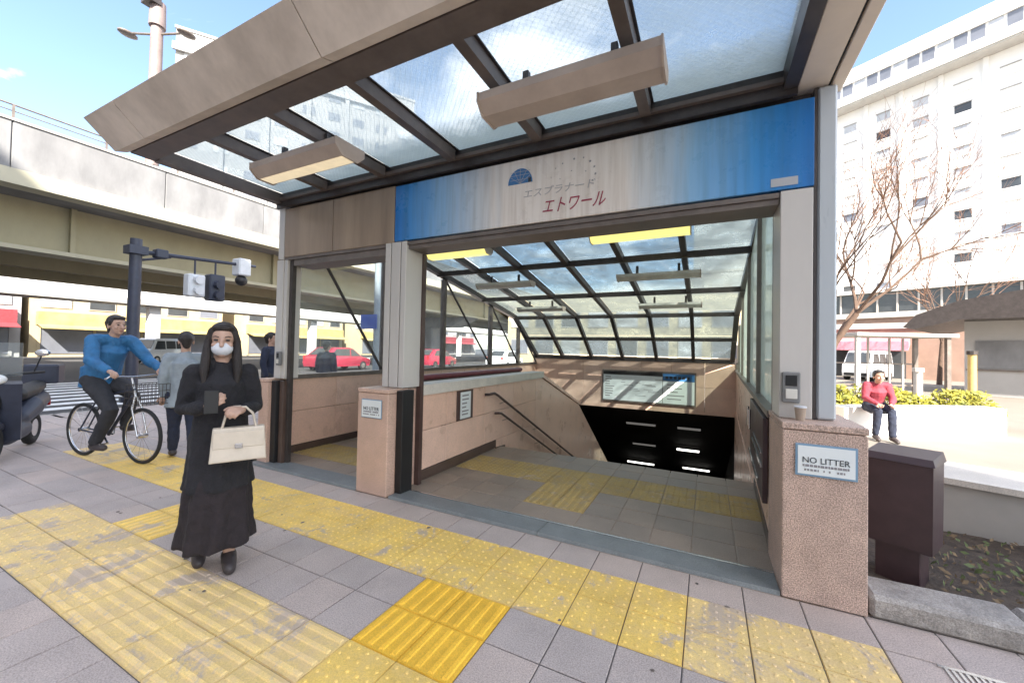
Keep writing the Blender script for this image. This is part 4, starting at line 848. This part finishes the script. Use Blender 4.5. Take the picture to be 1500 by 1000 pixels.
def hedge(label, x0, y0, x1, y1, w, h, n):
    t = thing('hedge', label, 'hedge', ((x0+x1)/2, (y0+y1)/2, 0), 'hedges behind the low wall'); mb = MB(); d = Vector((x1-x0, y1-y0, 0)); L_ = d.length; d.normalize(); nn = Vector((-d.y, d.x, 0))
    def f():
        u = random.uniform(0, L_); hh = h*(.85+.2*math.sin(u*4.1)+.1*math.sin(u*9)); z = random.uniform(.1, 1)**.6*hh; q = random.uniform(-w, w)*(1-.3*(z/hh)**3)
        return Vector((x0, y0, 0))+d*u+nn*q+Vector((0, 0, z))
    leaves(mb, n, f, .05); mb.build('foliage', 'hedge', t)
    st_ = MB()
    for i in range(int(L_/.35)): p = Vector((x0, y0, 0))+d*(i*.35+.1); st_.tube([p, p+Vector((random.uniform(-.1,.1), random.uniform(-.1,.1), h*.8))], .012, 5)
    st_.build('stems', 'bark', t)
hedge('bright yellow green hedge just right of the white post', 1.7, 9.9, 3.0, 10.7, .35, 1.0, 2600)
hedge('lower yellow hedge along the white wall', 3.3, 11.0, 5.6, 12.4, .3, .78, 3000)
def tree(label, x, y, h, lean, depth, seed, spread, name='bare_tree'):
    rnd = random.Random(seed); t = thing(name, label, 'tree', (x, y, 0), 'bare winter trees'); tr = MB(); br = MB(); tw = MB()
    base = [Vector((x, y, 0)), Vector((x+lean*.1, y, h*.14)), Vector((x+lean*.3, y+.05, h*.28)), Vector((x+lean*.6, y, h*.40))]
    tr.tube(base, [.12, .10, .085, .07], 10)
    def grow(p, d, L, r, k):
        pts = [p]; q = p.copy(); dd = d.copy()
        for i in range(4):
            dd = (dd+Vector((rnd.uniform(-.18,.18), rnd.uniform(-.18,.18), rnd.uniform(-.06,.16)))).normalized(); q = q+dd*L/4; pts.append(q.copy())
        (br if k > 1 else tw).tube(pts, [r*(1-.13*i) for i in range(5)], 6 if k > 1 else 3, cap=False)
        if k > 0:
            for i in range(4 if k > 1 else 5):
                b = pts[rnd.choice([2, 3, 4])] if i else pts[4]; a = dd.orthogonal(); a.rotate(Matrix.Rotation(rnd.uniform(0, 6.283), 3, dd)); grow(b, (dd+a.normalized()*rnd.uniform(.35, .85)*spread).normalized(), L*rnd.uniform(.55, .82), r*.52, k-1)
    for i in range(5):
        a = 6.283*i/5+rnd.uniform(-.3,.3); grow(base[-1-(i % 2)], Vector((math.cos(a)*.75+lean*.25, math.sin(a)*.75, 1.0)).normalized(), h*.31, .045, depth)
    tr.build('trunk', 'bark', t, smooth=60); br.build('branches', 'bark', t); tw.build('twigs', 'twig', t, kind='stuff')
tree('bare reddish twigged tree leaning right in front of the white hotel', 2.75, 13.8, 6.6, 1.5, 4, 11, 1.0)
tree('smaller bare tree farther right in front of the hotel', 11.5, 30, 8.0, .4, 3, 5, 1.0)

# ------------------------------------------------------------------ planting bed, kerb, bin on the right
t = thing('stone_kerb', 'rough old granite kerb edging the planting bed right of the pillar', 'kerb', (1.2, 3.05, 0))
xx = .842
for w in (.66, .8, .8): MB().box(xx, xx+w-.006, 2.935, 3.2, -.01, .125, .022).build('kerb_stone', 'kerb', t); xx += w
mb = MB(); nx, ny = 16, 10
vs = [(.85+i*.16, 3.21+j*.13, .05+.03*mnoise.noise(Vector((i*.7, j*.7, 0)))) for j in range(ny+1) for i in range(nx+1)]
mb.add(vs, [(j*(nx+1)+i, j*(nx+1)+i+1, (j+1)*(nx+1)+i+1, (j+1)*(nx+1)+i) for j in range(ny) for i in range(nx)]); mb.build('planting_soil', 'soil', kind='structure', smooth=180)
for nm, m, n, s in (('leaf_litter', 'leaf_dead', 500, .022), ('ground_weeds', 'leaf_grn', 260, .025)):
    mb = MB(); leaves(mb, n, lambda: (random.uniform(1.2, 3.3), random.uniform(3.24, 4.4), random.uniform(.06, .1)), s); o = mb.build(nm, m, kind='stuff'); tag(o, 'dry leaves scattered on the soil behind the granite kerb' if nm == 'leaf_litter' else 'small green weeds on the soil behind the granite kerb', 'leaves' if nm == 'leaf_litter' else 'weeds')
t = thing('planter_wall', 'low pale stone planter wall behind the brown bin', 'wall', (1.9, 5, 0))
for k in range(4):
    a = Vector((.95+k*.75, 5.0-k*.32, 0)); b = Vector((.95+(k+1)*.75-.008, 5.0-(k+1)*.32, 0)); n_ = Vector((.39, .92, 0))*.75
    MB().hexa([a, b, b+n_, a+n_], [p+Vector((0,0,.42)) for p in (a, b, b+n_, a+n_)]).build('wall_stone', 'conc_lt', t)
    c = Vector((0,0,.422)); e = Vector((-.012,-.03,0)); MB().hexa([a+c+e, b+c+e, b+n_+c, a+n_+c], [p+c+Vector((0,0,.05)) for p in (a+e, b+e, b+n_, a+n_)]).build('cap_stone', 'coping', t)
t = thing('waste_bin', 'dark brown metal bin on a narrower foot beside the right pillar', 'bin', (1.14, 3.44, -.01), None, R(-30), True)
MB().box(-.105, .105, -.10, .12, -.02, .30, .004).build('foot', 'bin', t)
MB().hexa([(-.15,-.12,.29),(.16,-.12,.29),(.16,.16,.29),(-.15,.16,.29)], [(-.155,-.125,.82),(.165,-.125,.82),(.165,.16,.82),(-.155,.16,.82)]).build('box', 'bin', t)
MB().hexa([(-.165,-.135,.823),(.175,-.135,.823),(.175,.17,.823),(-.165,.17,.823)], [(-.15,-.10,.86),(.16,-.10,.86),(.16,.17,.88),(-.15,.17,.88)]).build('lid', 'bin', t)

# ------------------------------------------------------------------ people
def remeshed(mb, name, m, parent, vox, smooth=4, keep_local=True):
    me = mb.mesh('tmp'); ob = bpy.data.objects.new('tmp', me); COL.objects.link(ob)
    r = ob.modifiers.new('r', 'REMESH'); r.mode = 'VOXEL'; r.voxel_size = vox; s = ob.modifiers.new('s', 'SMOOTH'); s.iterations = smooth; s.factor = .5
    dg = bpy.context.evaluated_depsgraph_get(); nm = bpy.data.meshes.new_from_object(ob.evaluated_get(dg)); bpy.data.objects.remove(ob); bpy.data.meshes.remove(me)
    nm.name = name; nm.materials.clear(); nm.materials.append(M[m])
    for p in nm.polygons: p.use_smooth = True; p.material_index = 0
    if m.startswith('cloth'):           # soft folds in the cloth
        nrm = [v.normal.copy() for v in nm.vertices]
        for v, q in zip(nm.vertices, nrm):
            c = v.co; f = mnoise.noise(Vector((c.x*11, c.y*11, c.z*5)))*.011+mnoise.noise(Vector((c.x*26+5, c.y*26, c.z*20)))*.005; v.co = c+q*(f-.002 if f > -.006 else -.008)
    o = bpy.data.objects.new(name, nm); COL.objects.link(o); o.parent = parent; ORG[o] = Vector(); return o
def hand(mb, wrist, d, n, side, curl=.5, s=1.0):
    d = Vector(d).normalized(); n = Vector(n); n = (n-d*n.dot(d)).normalized(); u = d.cross(n).normalized()*side     # u points to the thumb side
    w = Vector(wrist); P = lambda a, b, c: w+d*a*s+u*b*s+n*c*s
    mb.limb([P(0,0,0), P(.03,.004,0), P(.075,.012,.002)], [.021*s, .022*s, .017*s], 10); mb.limb([P(.02,-.006,0), P(.078,-.022,.002)], [.019*s, .015*s], 10)
    for k, (b, L) in enumerate(((.03, .068), (.0115, .078), (-.008, .072), (-.027, .056))):
        p = P(.082-abs(k-1)*.004, b, 0); pts = [P(.05, b*.8, 0), p]; ang = 0
        for q, f in enumerate((.45, .32, .23)):
            ang += curl*(.7 if q == 0 else 1.0); p = p+(d*math.cos(ang)+n*math.sin(ang))*L*f*s; pts.append(p)
        mb.limb(pts, [.0095*s, .0093*s, .0088*s, .008*s, .0072*s], 8)
    t0 = P(.022, .02, .004); t1 = t0+(d*.6+u*.7+n*.25).normalized()*.034*s; t2 = t1+(d*.85+u*.25+n*.4).normalized()*.03*s; t3 = t2+(d*.85+n*.5).normalized()*.022*s
    mb.limb([t0, t1, t2, t3], [.013*s, .0115*s, .0105*s, .009*s], 8)
def head(mb, c, s=1.0, look=0):
    m4 = Matrix.Translation(Vector(c)) @ Matrix.Rotation(look, 4, 'Z'); b = MB()
    b.ball((0, .012, .03), (.072*s, .092*s, .088*s), 18, 12); b.ball((0, -.022, -.035), (.056*s, .062*s, .078*s), 16, 10); b.ball((0, -.05, -.085), (.028*s, .026*s, .022*s), 10, 6)
    b.limb([(0, -.078, .012), (0, -.098, -.028)], [.010, .015], 8)
    for q in (-1, 1): b.ball((q*.074*s, .012, -.012), (.010, .020, .032), 8, 6); b.ball((q*.036, -.062, -.025), (.024, .018, .022), 8, 6)
    b.xf(m4); mb.add(b.v, b.f)
def face(parent, c, look=0, mask=False, s=1.0):
    m4 = Matrix.Translation(Vector(c)) @ Matrix.Rotation(look, 4, 'Z')
    for q in (-1, 1):
        e = MB().ball((q*.031, -.083, .006), (.013, .007, .0065), 10, 6); e.xf(m4); e.build('eye', 'eye', parent, smooth=180)
        w = MB().limb([(q*.018, -.088, .026), (q*.034, -.086, .031), (q*.05, -.074, .026)], [.0028, .0032, .002], 6); w.xf(m4); w.build('eyebrow', 'hair', parent, smooth=180)
    if mask:
        k = MB(); k.ball((0, -.044, -.048), (.060, .055, .050), 18, 10); k.xf(m4); k.build('face_mask', 'mask', parent, smooth=180)
    else:
        k = MB().ball((0, -.083, -.062), (.021, .008, .006), 10, 6); k.xf(m4); k.build('mouth', 'lip', parent, smooth=180)
def hair(parent, c, look=0, long=False, vox=.007):
    m4 = Matrix.Translation(Vector(c)) @ Matrix.Rotation(look, 4, 'Z'); b = MB()
    b.ball((0, .026, .045), (.083, .092, .088), 18, 10); b.ball((0, -.045, .088), (.062, .038, .028), 14, 6)
    if long:
        b.limb([(0, .075, .03), (0, .085, -.08), (0, .09, -.2), (0, .085, -.3)], [.075, .08, .075, .05], 14)
        for q in (-1, 1): b.limb([(q*.058, -.03, .07), (q*.079, -.02, .0), (q*.082, -.035, -.09), (q*.088, -.06, -.19), (q*.085, -.07, -.27)], [.022, .021, .028, .028, .016], 10)
    else:
        for q in (-1, 1): b.limb([(q*.066, -.012, .045), (q*.073, .0, .0)], [.02, .012], 8)
        b.limb([(0, .08, .03), (0, .085, -.05)], [.07, .045], 12)
    b.xf(m4); return remeshed(b, 'hair', 'hair', parent, vox, 2)
def person(label, loc, rot, J, outfit, group=None, vox=.009, long=False, mask=False, H=1.0, look=0, hands=True, faces=True):
    """J: joints in metres for a 1.6 m figure facing -Y; outfit: list of (name, material, parts)"""
    t = thing('person', label, 'person', loc, group, rot, True); t.scale = (H, H, H); V = Vector; b = MB()
    pel, chest, neck, hd = V(J['pelvis']), V(J['chest']), V(J['neck']), V(J['head'])
    b.limb([pel, (pel+chest)/2, chest], [.098, .092, .10], 16); b.limb([chest, neck], [.075, .05], 12); b.limb([neck, hd+V((0, .01, -.06))], [.05, .05], 12); head(b, hd, 1.0, look)
    for s in ('L', 'R'):
        sh, el, wr = V(J['sh'+s]), V(J['el'+s]), V(J['wr'+s]); hp, kn, an, to = V(J['hip'+s]), V(J['kn'+s]), V(J['an'+s]), V(J['toe'+s])
        b.limb([chest+(sh-chest)*.4, sh, el, el+(wr-el)*.35, wr], [.042, .04, .033, .034, .024], 12); b.limb([hp, hp+(kn-hp)*.5, kn, kn+(an-kn)*.35, an], [.068, .064, .05, .052, .034], 14); b.limb([an+V((0,.02,-.03)), to], [.034, .026], 10)
        if hands: hand(b, wr, J.get('hd'+s, tuple(wr-el)), J.get('hn'+s, (0, -1, 0)), -1 if s == 'L' else 1, J.get('curl'+s, .45))
    remeshed(b, 'body', 'skin', t, min(vox, .006) if hands and vox < .01 else vox, 3)
    for nm, m, fn in outfit:
        o = MB(); fn(o, J); remeshed(o, nm, m, t, vox, 3)
    hair(t, hd, look, long, vox)
    if faces: face(t, hd, look, mask)
    sh_ = MB()
    for s in ('L', 'R'):
        an, to = V(J['an'+s]), V(J['toe'+s]); one = MB(); d = (to-an); d.z = 0; d = d.normalized() if d.length > .01 else V((0,-1,0))
        one.limb([an+V((0,0,-.025))-d*.02, an+V((0,0,-.03))+d*.05, to+d*.0], [.046, .044, .037], 10); one.box(0, 0.001, 0, 0.001, 0, .001) if False else None
        remeshed(one, 'shoe', 'shoe', t, vox, 2)
    return t
STAND = dict(pelvis=(0,.01,.84), chest=(0,.01,1.2), neck=(0,.01,1.34), head=(0,-.012,1.482), shL=(.158,.01,1.275), shR=(-.158,.01,1.275), elL=(.205,.03,1.03), elR=(-.205,.03,1.03), wrL=(.2,-.03,.80), wrR=(-.2,-.03,.80),
    hipL=(.08,0,.80), hipR=(-.08,0,.80), knL=(.085,-.01,.44), knR=(-.085,-.01,.44), anL=(.085,.02,.08), anR=(-.085,.02,.08), toeL=(.095,-.12,.035), toeR=(-.095,-.12,.035))
def top(th=1.0, hem=.72, flare=.17):
    def f(o, J):
        V = Vector; pel, ch, nk = V(J['pelvis']), V(J['chest']), V(J['neck'])
        o.limb([ch+(nk-ch)*.55, ch+(pel-ch)*-.02, ch+(pel-ch)*.5, pel], [.085*th, .145*th, .135*th, .135*th], 18); o.limb([V(J['shL']), V(J['shR'])], [.058*th, .058*th], 12)
        if hem: o.rings([(pel.x, pel.y, pel.z+.12, .145*th, .115*th), (pel.x, pel.y, pel.z-.02, .158*th, .13*th), (pel.x, pel.y, hem, flare, flare*.8)], 20)
        for s in ('L', 'R'):
            sh, el, wr = V(J['sh'+s]), V(J['el'+s]), V(J['wr'+s]); o.limb([sh, (sh+el)/2, el, (el+wr)/2, wr-(wr-el)*.06], [.06*th, .058*th, .053*th, .047*th, .04*th], 12)
    return f
def trousers(th=1.0):
    def f(o, J):
        V = Vector; o.limb([V(J['hipL']), V(J['hipR'])], [.115, .115], 12); o.limb([V(J['pelvis']), V(J['pelvis'])+V((0,.0,.04))], [.125, .12], 14)
        for s in ('L', 'R'):
            hp, kn, an = V(J['hip'+s]), V(J['kn'+s]), V(J['an'+s]); o.limb([hp, (hp+kn)/2, kn, (kn+an)/2, an+(kn-an)*.06], [.105*th, .092*th, .07*th, .064*th, .055*th], 12)
    return f
# woman in black
W_ = dict(STAND); W_.update(elR=(-.19,.03,1.04), wrR=(-.075,-.19,1.07), hdR=(.5,-.55,.45), hnR=(.75,.35,.3), curlR=.75, elL=(.19,.02,1.03), wrL=(.12,-.225,1.05), hdL=(-.45,-.85,.1), hnL=(-.5,.2,-.8), curlL=.8, shL=(.142,.01,1.275), shR=(-.142,.01,1.275),
    knL=(.08,-.05,.43), anL=(.07,-.03,.085), toeL=(.075,-.17,.035), knR=(-.085,.05,.44), anR=(-.09,.13,.11), toeR=(-.09,.01,.04))
def coat(o, J):
    top(1.02, 0)(o, J); o.rings([(0,.01,1.02,.146,.12), (0,.01,.86,.165,.14), (0,.01,.70,.18,.155), (0,.01,.52,.19,.165)], 30, lambda i, a: .03*i*math.sin(a*7))
    o.limb([(-.07,-.02,1.34), (0,.05,1.355), (.07,-.02,1.34)], [.035,.04,.035], 10)
def skirt(o, J): o.rings([(0,.01,.80,.14,.12), (0,.01,.6,.17,.15), (0,.01,.38,.19,.18), (0,.015,.17,.212,.21), (0,.015,.155,.208,.205)], 48, lambda i, a: .03*i*math.sin(a*8+.5*i+.6*math.sin(a*3)))
WX, WY, WR = -2.9, 1.5, R(62)
wt = person('woman in a long black coat and skirt with a white face mask walking towards us', (WX, WY, 0), WR, W_, [('coat', 'cloth_black', coat), ('skirt', 'cloth_plum', skirt)], vox=.0075, long=True, mask=True, look=R(-4))
wm = Matrix.Translation((WX, WY, 0)) @ Matrix.Rotation(WR, 4, 'Z')
def held(name, label, cat, c):
    p = wm @ Vector(c); return thing(name, label, cat, p, None, WR, True)
t = held('handbag', 'cream leather handbag hanging from the arm of the woman in black', 'bag', (.10, -.235, .755))
bb = MB(); bb.hexa([(-.148,-.055,-.015),(.148,-.055,-.015),(.148,.055,-.015),(-.148,.055,-.015)], [(-.135,-.03,.19),(.135,-.03,.19),(.135,.03,.19),(-.135,.03,.19)]); remeshed(bb, 'bag_body', 'leather', t, .007, 3)
MB().box(-.132, .132, -.050, -.042, .07, .17, .004).build('flap', 'leather', t); MB().box(-.02, .02, -.058, -.052, .065, .095, .002).build('clasp', 'chrome', t)
for yo in (-.02, .02): MB().tube([(-.09, yo, .18), (-.07, yo, .27), (-.03, yo, .315), (.03, yo, .315), (.07, yo, .27), (.09, yo, .18)], .007, 6).build('strap', 'leather', t, smooth=60)
t = held('mobile_phone', 'dark mobile phone held in the hand of the woman in black', 'phone', (-.045, -.262, 1.10))
MB().box(-.036, .036, -.005, .004, -.06, .08, .003).build('phone_body', 'black', t); MB().box(-.033, .033, .0045, .0055, -.055, .075).build('screen', 'win', t)
# person in grey behind her
G_ = dict(STAND); G_.update(knL=(.085,-.09,.45), anL=(.085,-.13,.09), toeL=(.09,-.27,.04), knR=(-.085,.03,.44), anR=(-.085,.19,.13), toeR=(-.09,.08,.04))
person('person in a grey blue coat and dark trousers half hidden behind the woman in black', (-5.95, 2.65, 0), R(250), G_, [('coat', 'cloth_grey', top(1.1, .66, .2)), ('trousers', 'cloth_navy', trousers())], H=1.0)
person('person in dark navy standing behind the left end post', (-7.7, 4.85, 0), R(120), STAND, [('jacket', 'cloth_navy', top(1.08, .7, .18)), ('trousers', 'cloth_dark', trousers())], H=1.06)
person('person in navy seen through the left glazing', (-7.8, 6.2, 0), R(200), STAND, [('jacket', 'cloth_navy', top(1.15, .7, .2)), ('trousers', 'cloth_dark', trousers())], H=.98)
# cyclist
CX, CY, CR = -6.62, 2.2, R(100)
C_ = dict(pelvis=(0,.22,.96), chest=(0,.10,1.30), neck=(0,.03,1.43), head=(0,-.02,1.565), shL=(.18,.05,1.39), shR=(-.18,.05,1.39), elL=(.27,-.12,1.16), elR=(-.27,-.12,1.16), wrL=(.25,-.36,1.06), wrR=(-.25,-.36,1.06), hdL=(-.1,-.9,-.25), hdR=(.1,-.9,-.25), hnL=(0,-.3,-1), hnR=(0,-.3,-1), curlL=.8, curlR=.8,
    hipL=(.09,.2,.92), hipR=(-.09,.2,.92), knL=(.11,-.14,.74), knR=(-.11,-.18,.60), anL=(.12,-.02,.38), anR=(-.12,.06,.20), toeL=(.12,-.16,.36), toeR=(-.12,-.1,.17))
person('cyclist in a bright blue jacket riding towards the entrance', (CX, CY, 0), CR, C_, [('jacket', 'cloth_blue', top(1.22, .84, .2)), ('trousers', 'cloth_dark', trousers(1.05))], H=1.06)
t = thing('bicycle', 'dark city bicycle ridden by the cyclist in blue', 'bicycle', (CX, CY, 0), None, CR, True)
for y in (-.55, .52):
    w = MB().torus((0, y, .335), .315, .02, (1,0,0), 36, 8).build('wheel', 'tyre', t, smooth=60); MB().torus((0, y, .335), .29, .009, (1,0,0), 36, 6).build('rim', 'chrome', w, smooth=60)
    sp_ = MB()
    for k in range(14): a = k*math.pi/7; sp_.tube([(0, y, .335), (0, y+.29*math.cos(a), .335+.29*math.sin(a))], .002, 3)
    sp_.build('spokes', 'chrome', w); MB().tube([(-.05, y, .335), (.05, y, .335)], .025, 10).build('hub', 'chrome', w, smooth=60)
fm = MB(); 
for a, b, r in (((0,-.36,.80),(0,.05,.30),.018), ((0,-.39,.88),(0,.16,.78),.014), ((0,.05,.30),(0,.2,.86),.016), ((.04,.05,.30),(.04,.52,.335),.01), ((-.04,.05,.30),(-.04,.52,.335),.01), ((.03,.18,.80),(.04,.52,.335),.009), ((-.03,.18,.80),(-.04,.52,.335),.009)): fm.tube([a, b], r, 8)
fm.build('frame', 'sig_navy', t, smooth=60); MB().tube([(0,-.33,1.02),(0,-.40,.82),(.05,-.44,.66),(.05,-.55,.335)], .012, 8).build('fork', 'chrome', t, smooth=60); MB().tube([(0,-.40,.80),(-.05,-.44,.66),(-.05,-.55,.335)], .012, 8).build('fork', 'chrome', t, smooth=60)
MB().tube([(-.29,-.40,1.03),(-.24,-.36,1.05),(0,-.33,1.03),(.24,-.36,1.05),(.29,-.40,1.03)], .013, 8).build('handlebar', 'chrome', t, smooth=60); MB().ball((0,.24,.89), (.09,.13,.04), 14, 8).build('saddle', 'black', t, smooth=60)
for s in (-1, 1): MB().tube([(s*.05,.05,.30),(s*.07,.0+s*.07,.30+s*.08),(s*.15,.0+s*.07,.30+s*.08)], .011, 6).build('crank', 'chrome', t)
bk = MB()
for z in (.72, .80, .88, .96):
    for a, b in (((-.16,-.50),(.16,-.50)), ((.16,-.50),(.16,-.74)), ((.16,-.74),(-.16,-.74)), ((-.16,-.74),(-.16,-.50))): bk.tube([(a[0],a[1],z),(b[0],b[1],z)], .004, 4)
for k in range(9):
    for y in (-.50, -.74): bk.tube([(-.16+.04*k,y,.72),(-.16+.04*k,y,.96)], .003, 4)
bk.build('basket', 'steel_dark', t)
# scooter at the left edge
t = thing('motor_scooter', 'parked dark motor scooter with a small windscreen at the left edge', 'scooter', (-8.0, 1.72, 0), None, R(62), True)
for y in (-.62, .55):
    w = MB().torus((0, y, .23), .175, .055, (1,0,0), 28, 8).build('wheel', 'tyre', t, smooth=60); MB().tube([(-.04, y, .23), (.04, y, .23)], .12, 14).build('rim', 'chrome', w)
MB().hexa([(-.16,-.36,.22),(.16,-.36,.22),(.14,-.24,.22),(-.14,-.24,.22)], [(-.2,-.50,.92),(.2,-.50,.92),(.16,-.38,.95),(-.16,-.38,.95)]).build('front_shield', 'sig_navy', t)
sc_ = MB(); sc_.limb([(0,.05,.42),(0,.35,.55),(0,.75,.62)], [.12,.17,.13], 14); sc_.limb([(0,-.25,.26),(0,.1,.30)], [.12,.14], 12); remeshed(sc_, 'body', 'sig_navy', t, .014, 4)
st2 = MB(); st2.limb([(0,.08,.74),(0,.4,.76),(0,.72,.80)], [.09,.11,.09], 12); remeshed(st2, 'seat', 'black', t, .012, 3)
MB().tube([(0,-.62,.23),(0,-.46,.7),(0,-.42,1.02)], .03, 8).build('fork', 'black', t); fd = MB(); fd.limb([(0,-.80,.40),(0,-.62,.46),(0,-.44,.40)], [.05,.075,.06], 10); remeshed(fd, 'front_fender', 'sig_navy', t, .01, 3)
MB().tube([(-.34,-.36,1.06),(-.2,-.42,1.05),(0,-.44,1.02),(.2,-.42,1.05),(.34,-.36,1.06)], .017, 8).build('handlebar', 'black', t, smooth=60); MB().ball((0,-.50,.98), (.08,.06,.06), 14, 8).build('headlight', 'light_front', t, smooth=60)
MB().hexa([(-.2,-.52,1.02),(.2,-.52,1.02),(.2,-.51,1.02),(-.2,-.51,1.02)], [(-.15,-.36,1.42),(.15,-.36,1.42),(.15,-.35,1.42),(-.15,-.35,1.42)]).build('windscreen', 'glass_side', t)
for s in (-1, 1): mr_ = MB().tube([(s*.26,-.40,1.06),(s*.32,-.42,1.26)], .008, 6).build('mirror_stem', 'black', t); MB().ball((s*.33,-.42,1.30), (.07,.02,.045), 12, 6).build('mirror', 'chrome', mr_, smooth=60)
MB().box(-.18, .18, .80, 1.10, .82, 1.10, .02).build('luggage_box', 'sig_navy', t); MB().box(-.1, .1, .84, .87, .5, .6).build('tail_light', 'light_rear', t)
# seated person in red on the low wall
S_ = dict(pelvis=(0,.05,.60), chest=(0,-.06,.90), neck=(0,-.12,1.02), head=(0,-.17,1.14), shL=(.15,-.09,.98), shR=(-.15,-.09,.98), elL=(.2,-.16,.75), elR=(-.2,-.16,.75), wrL=(.1,-.36,.66), wrR=(-.1,-.36,.66), hipL=(.08,.0,.58), hipR=(-.08,.0,.58), knL=(.1,-.38,.53), knR=(-.1,-.38,.53), anL=(.1,-.40,.09), anR=(-.1,-.30,.09), toeL=(.11,-.54,.035), toeR=(-.11,-.44,.035))
person('person in a red jacket and dark trousers sitting on the sunlit low wall', (2.75, 9.42, 0), R(5), S_, [('jacket', 'cloth_red', top(1.1, 0)), ('trousers', 'cloth_navy', trousers())], H=.98)
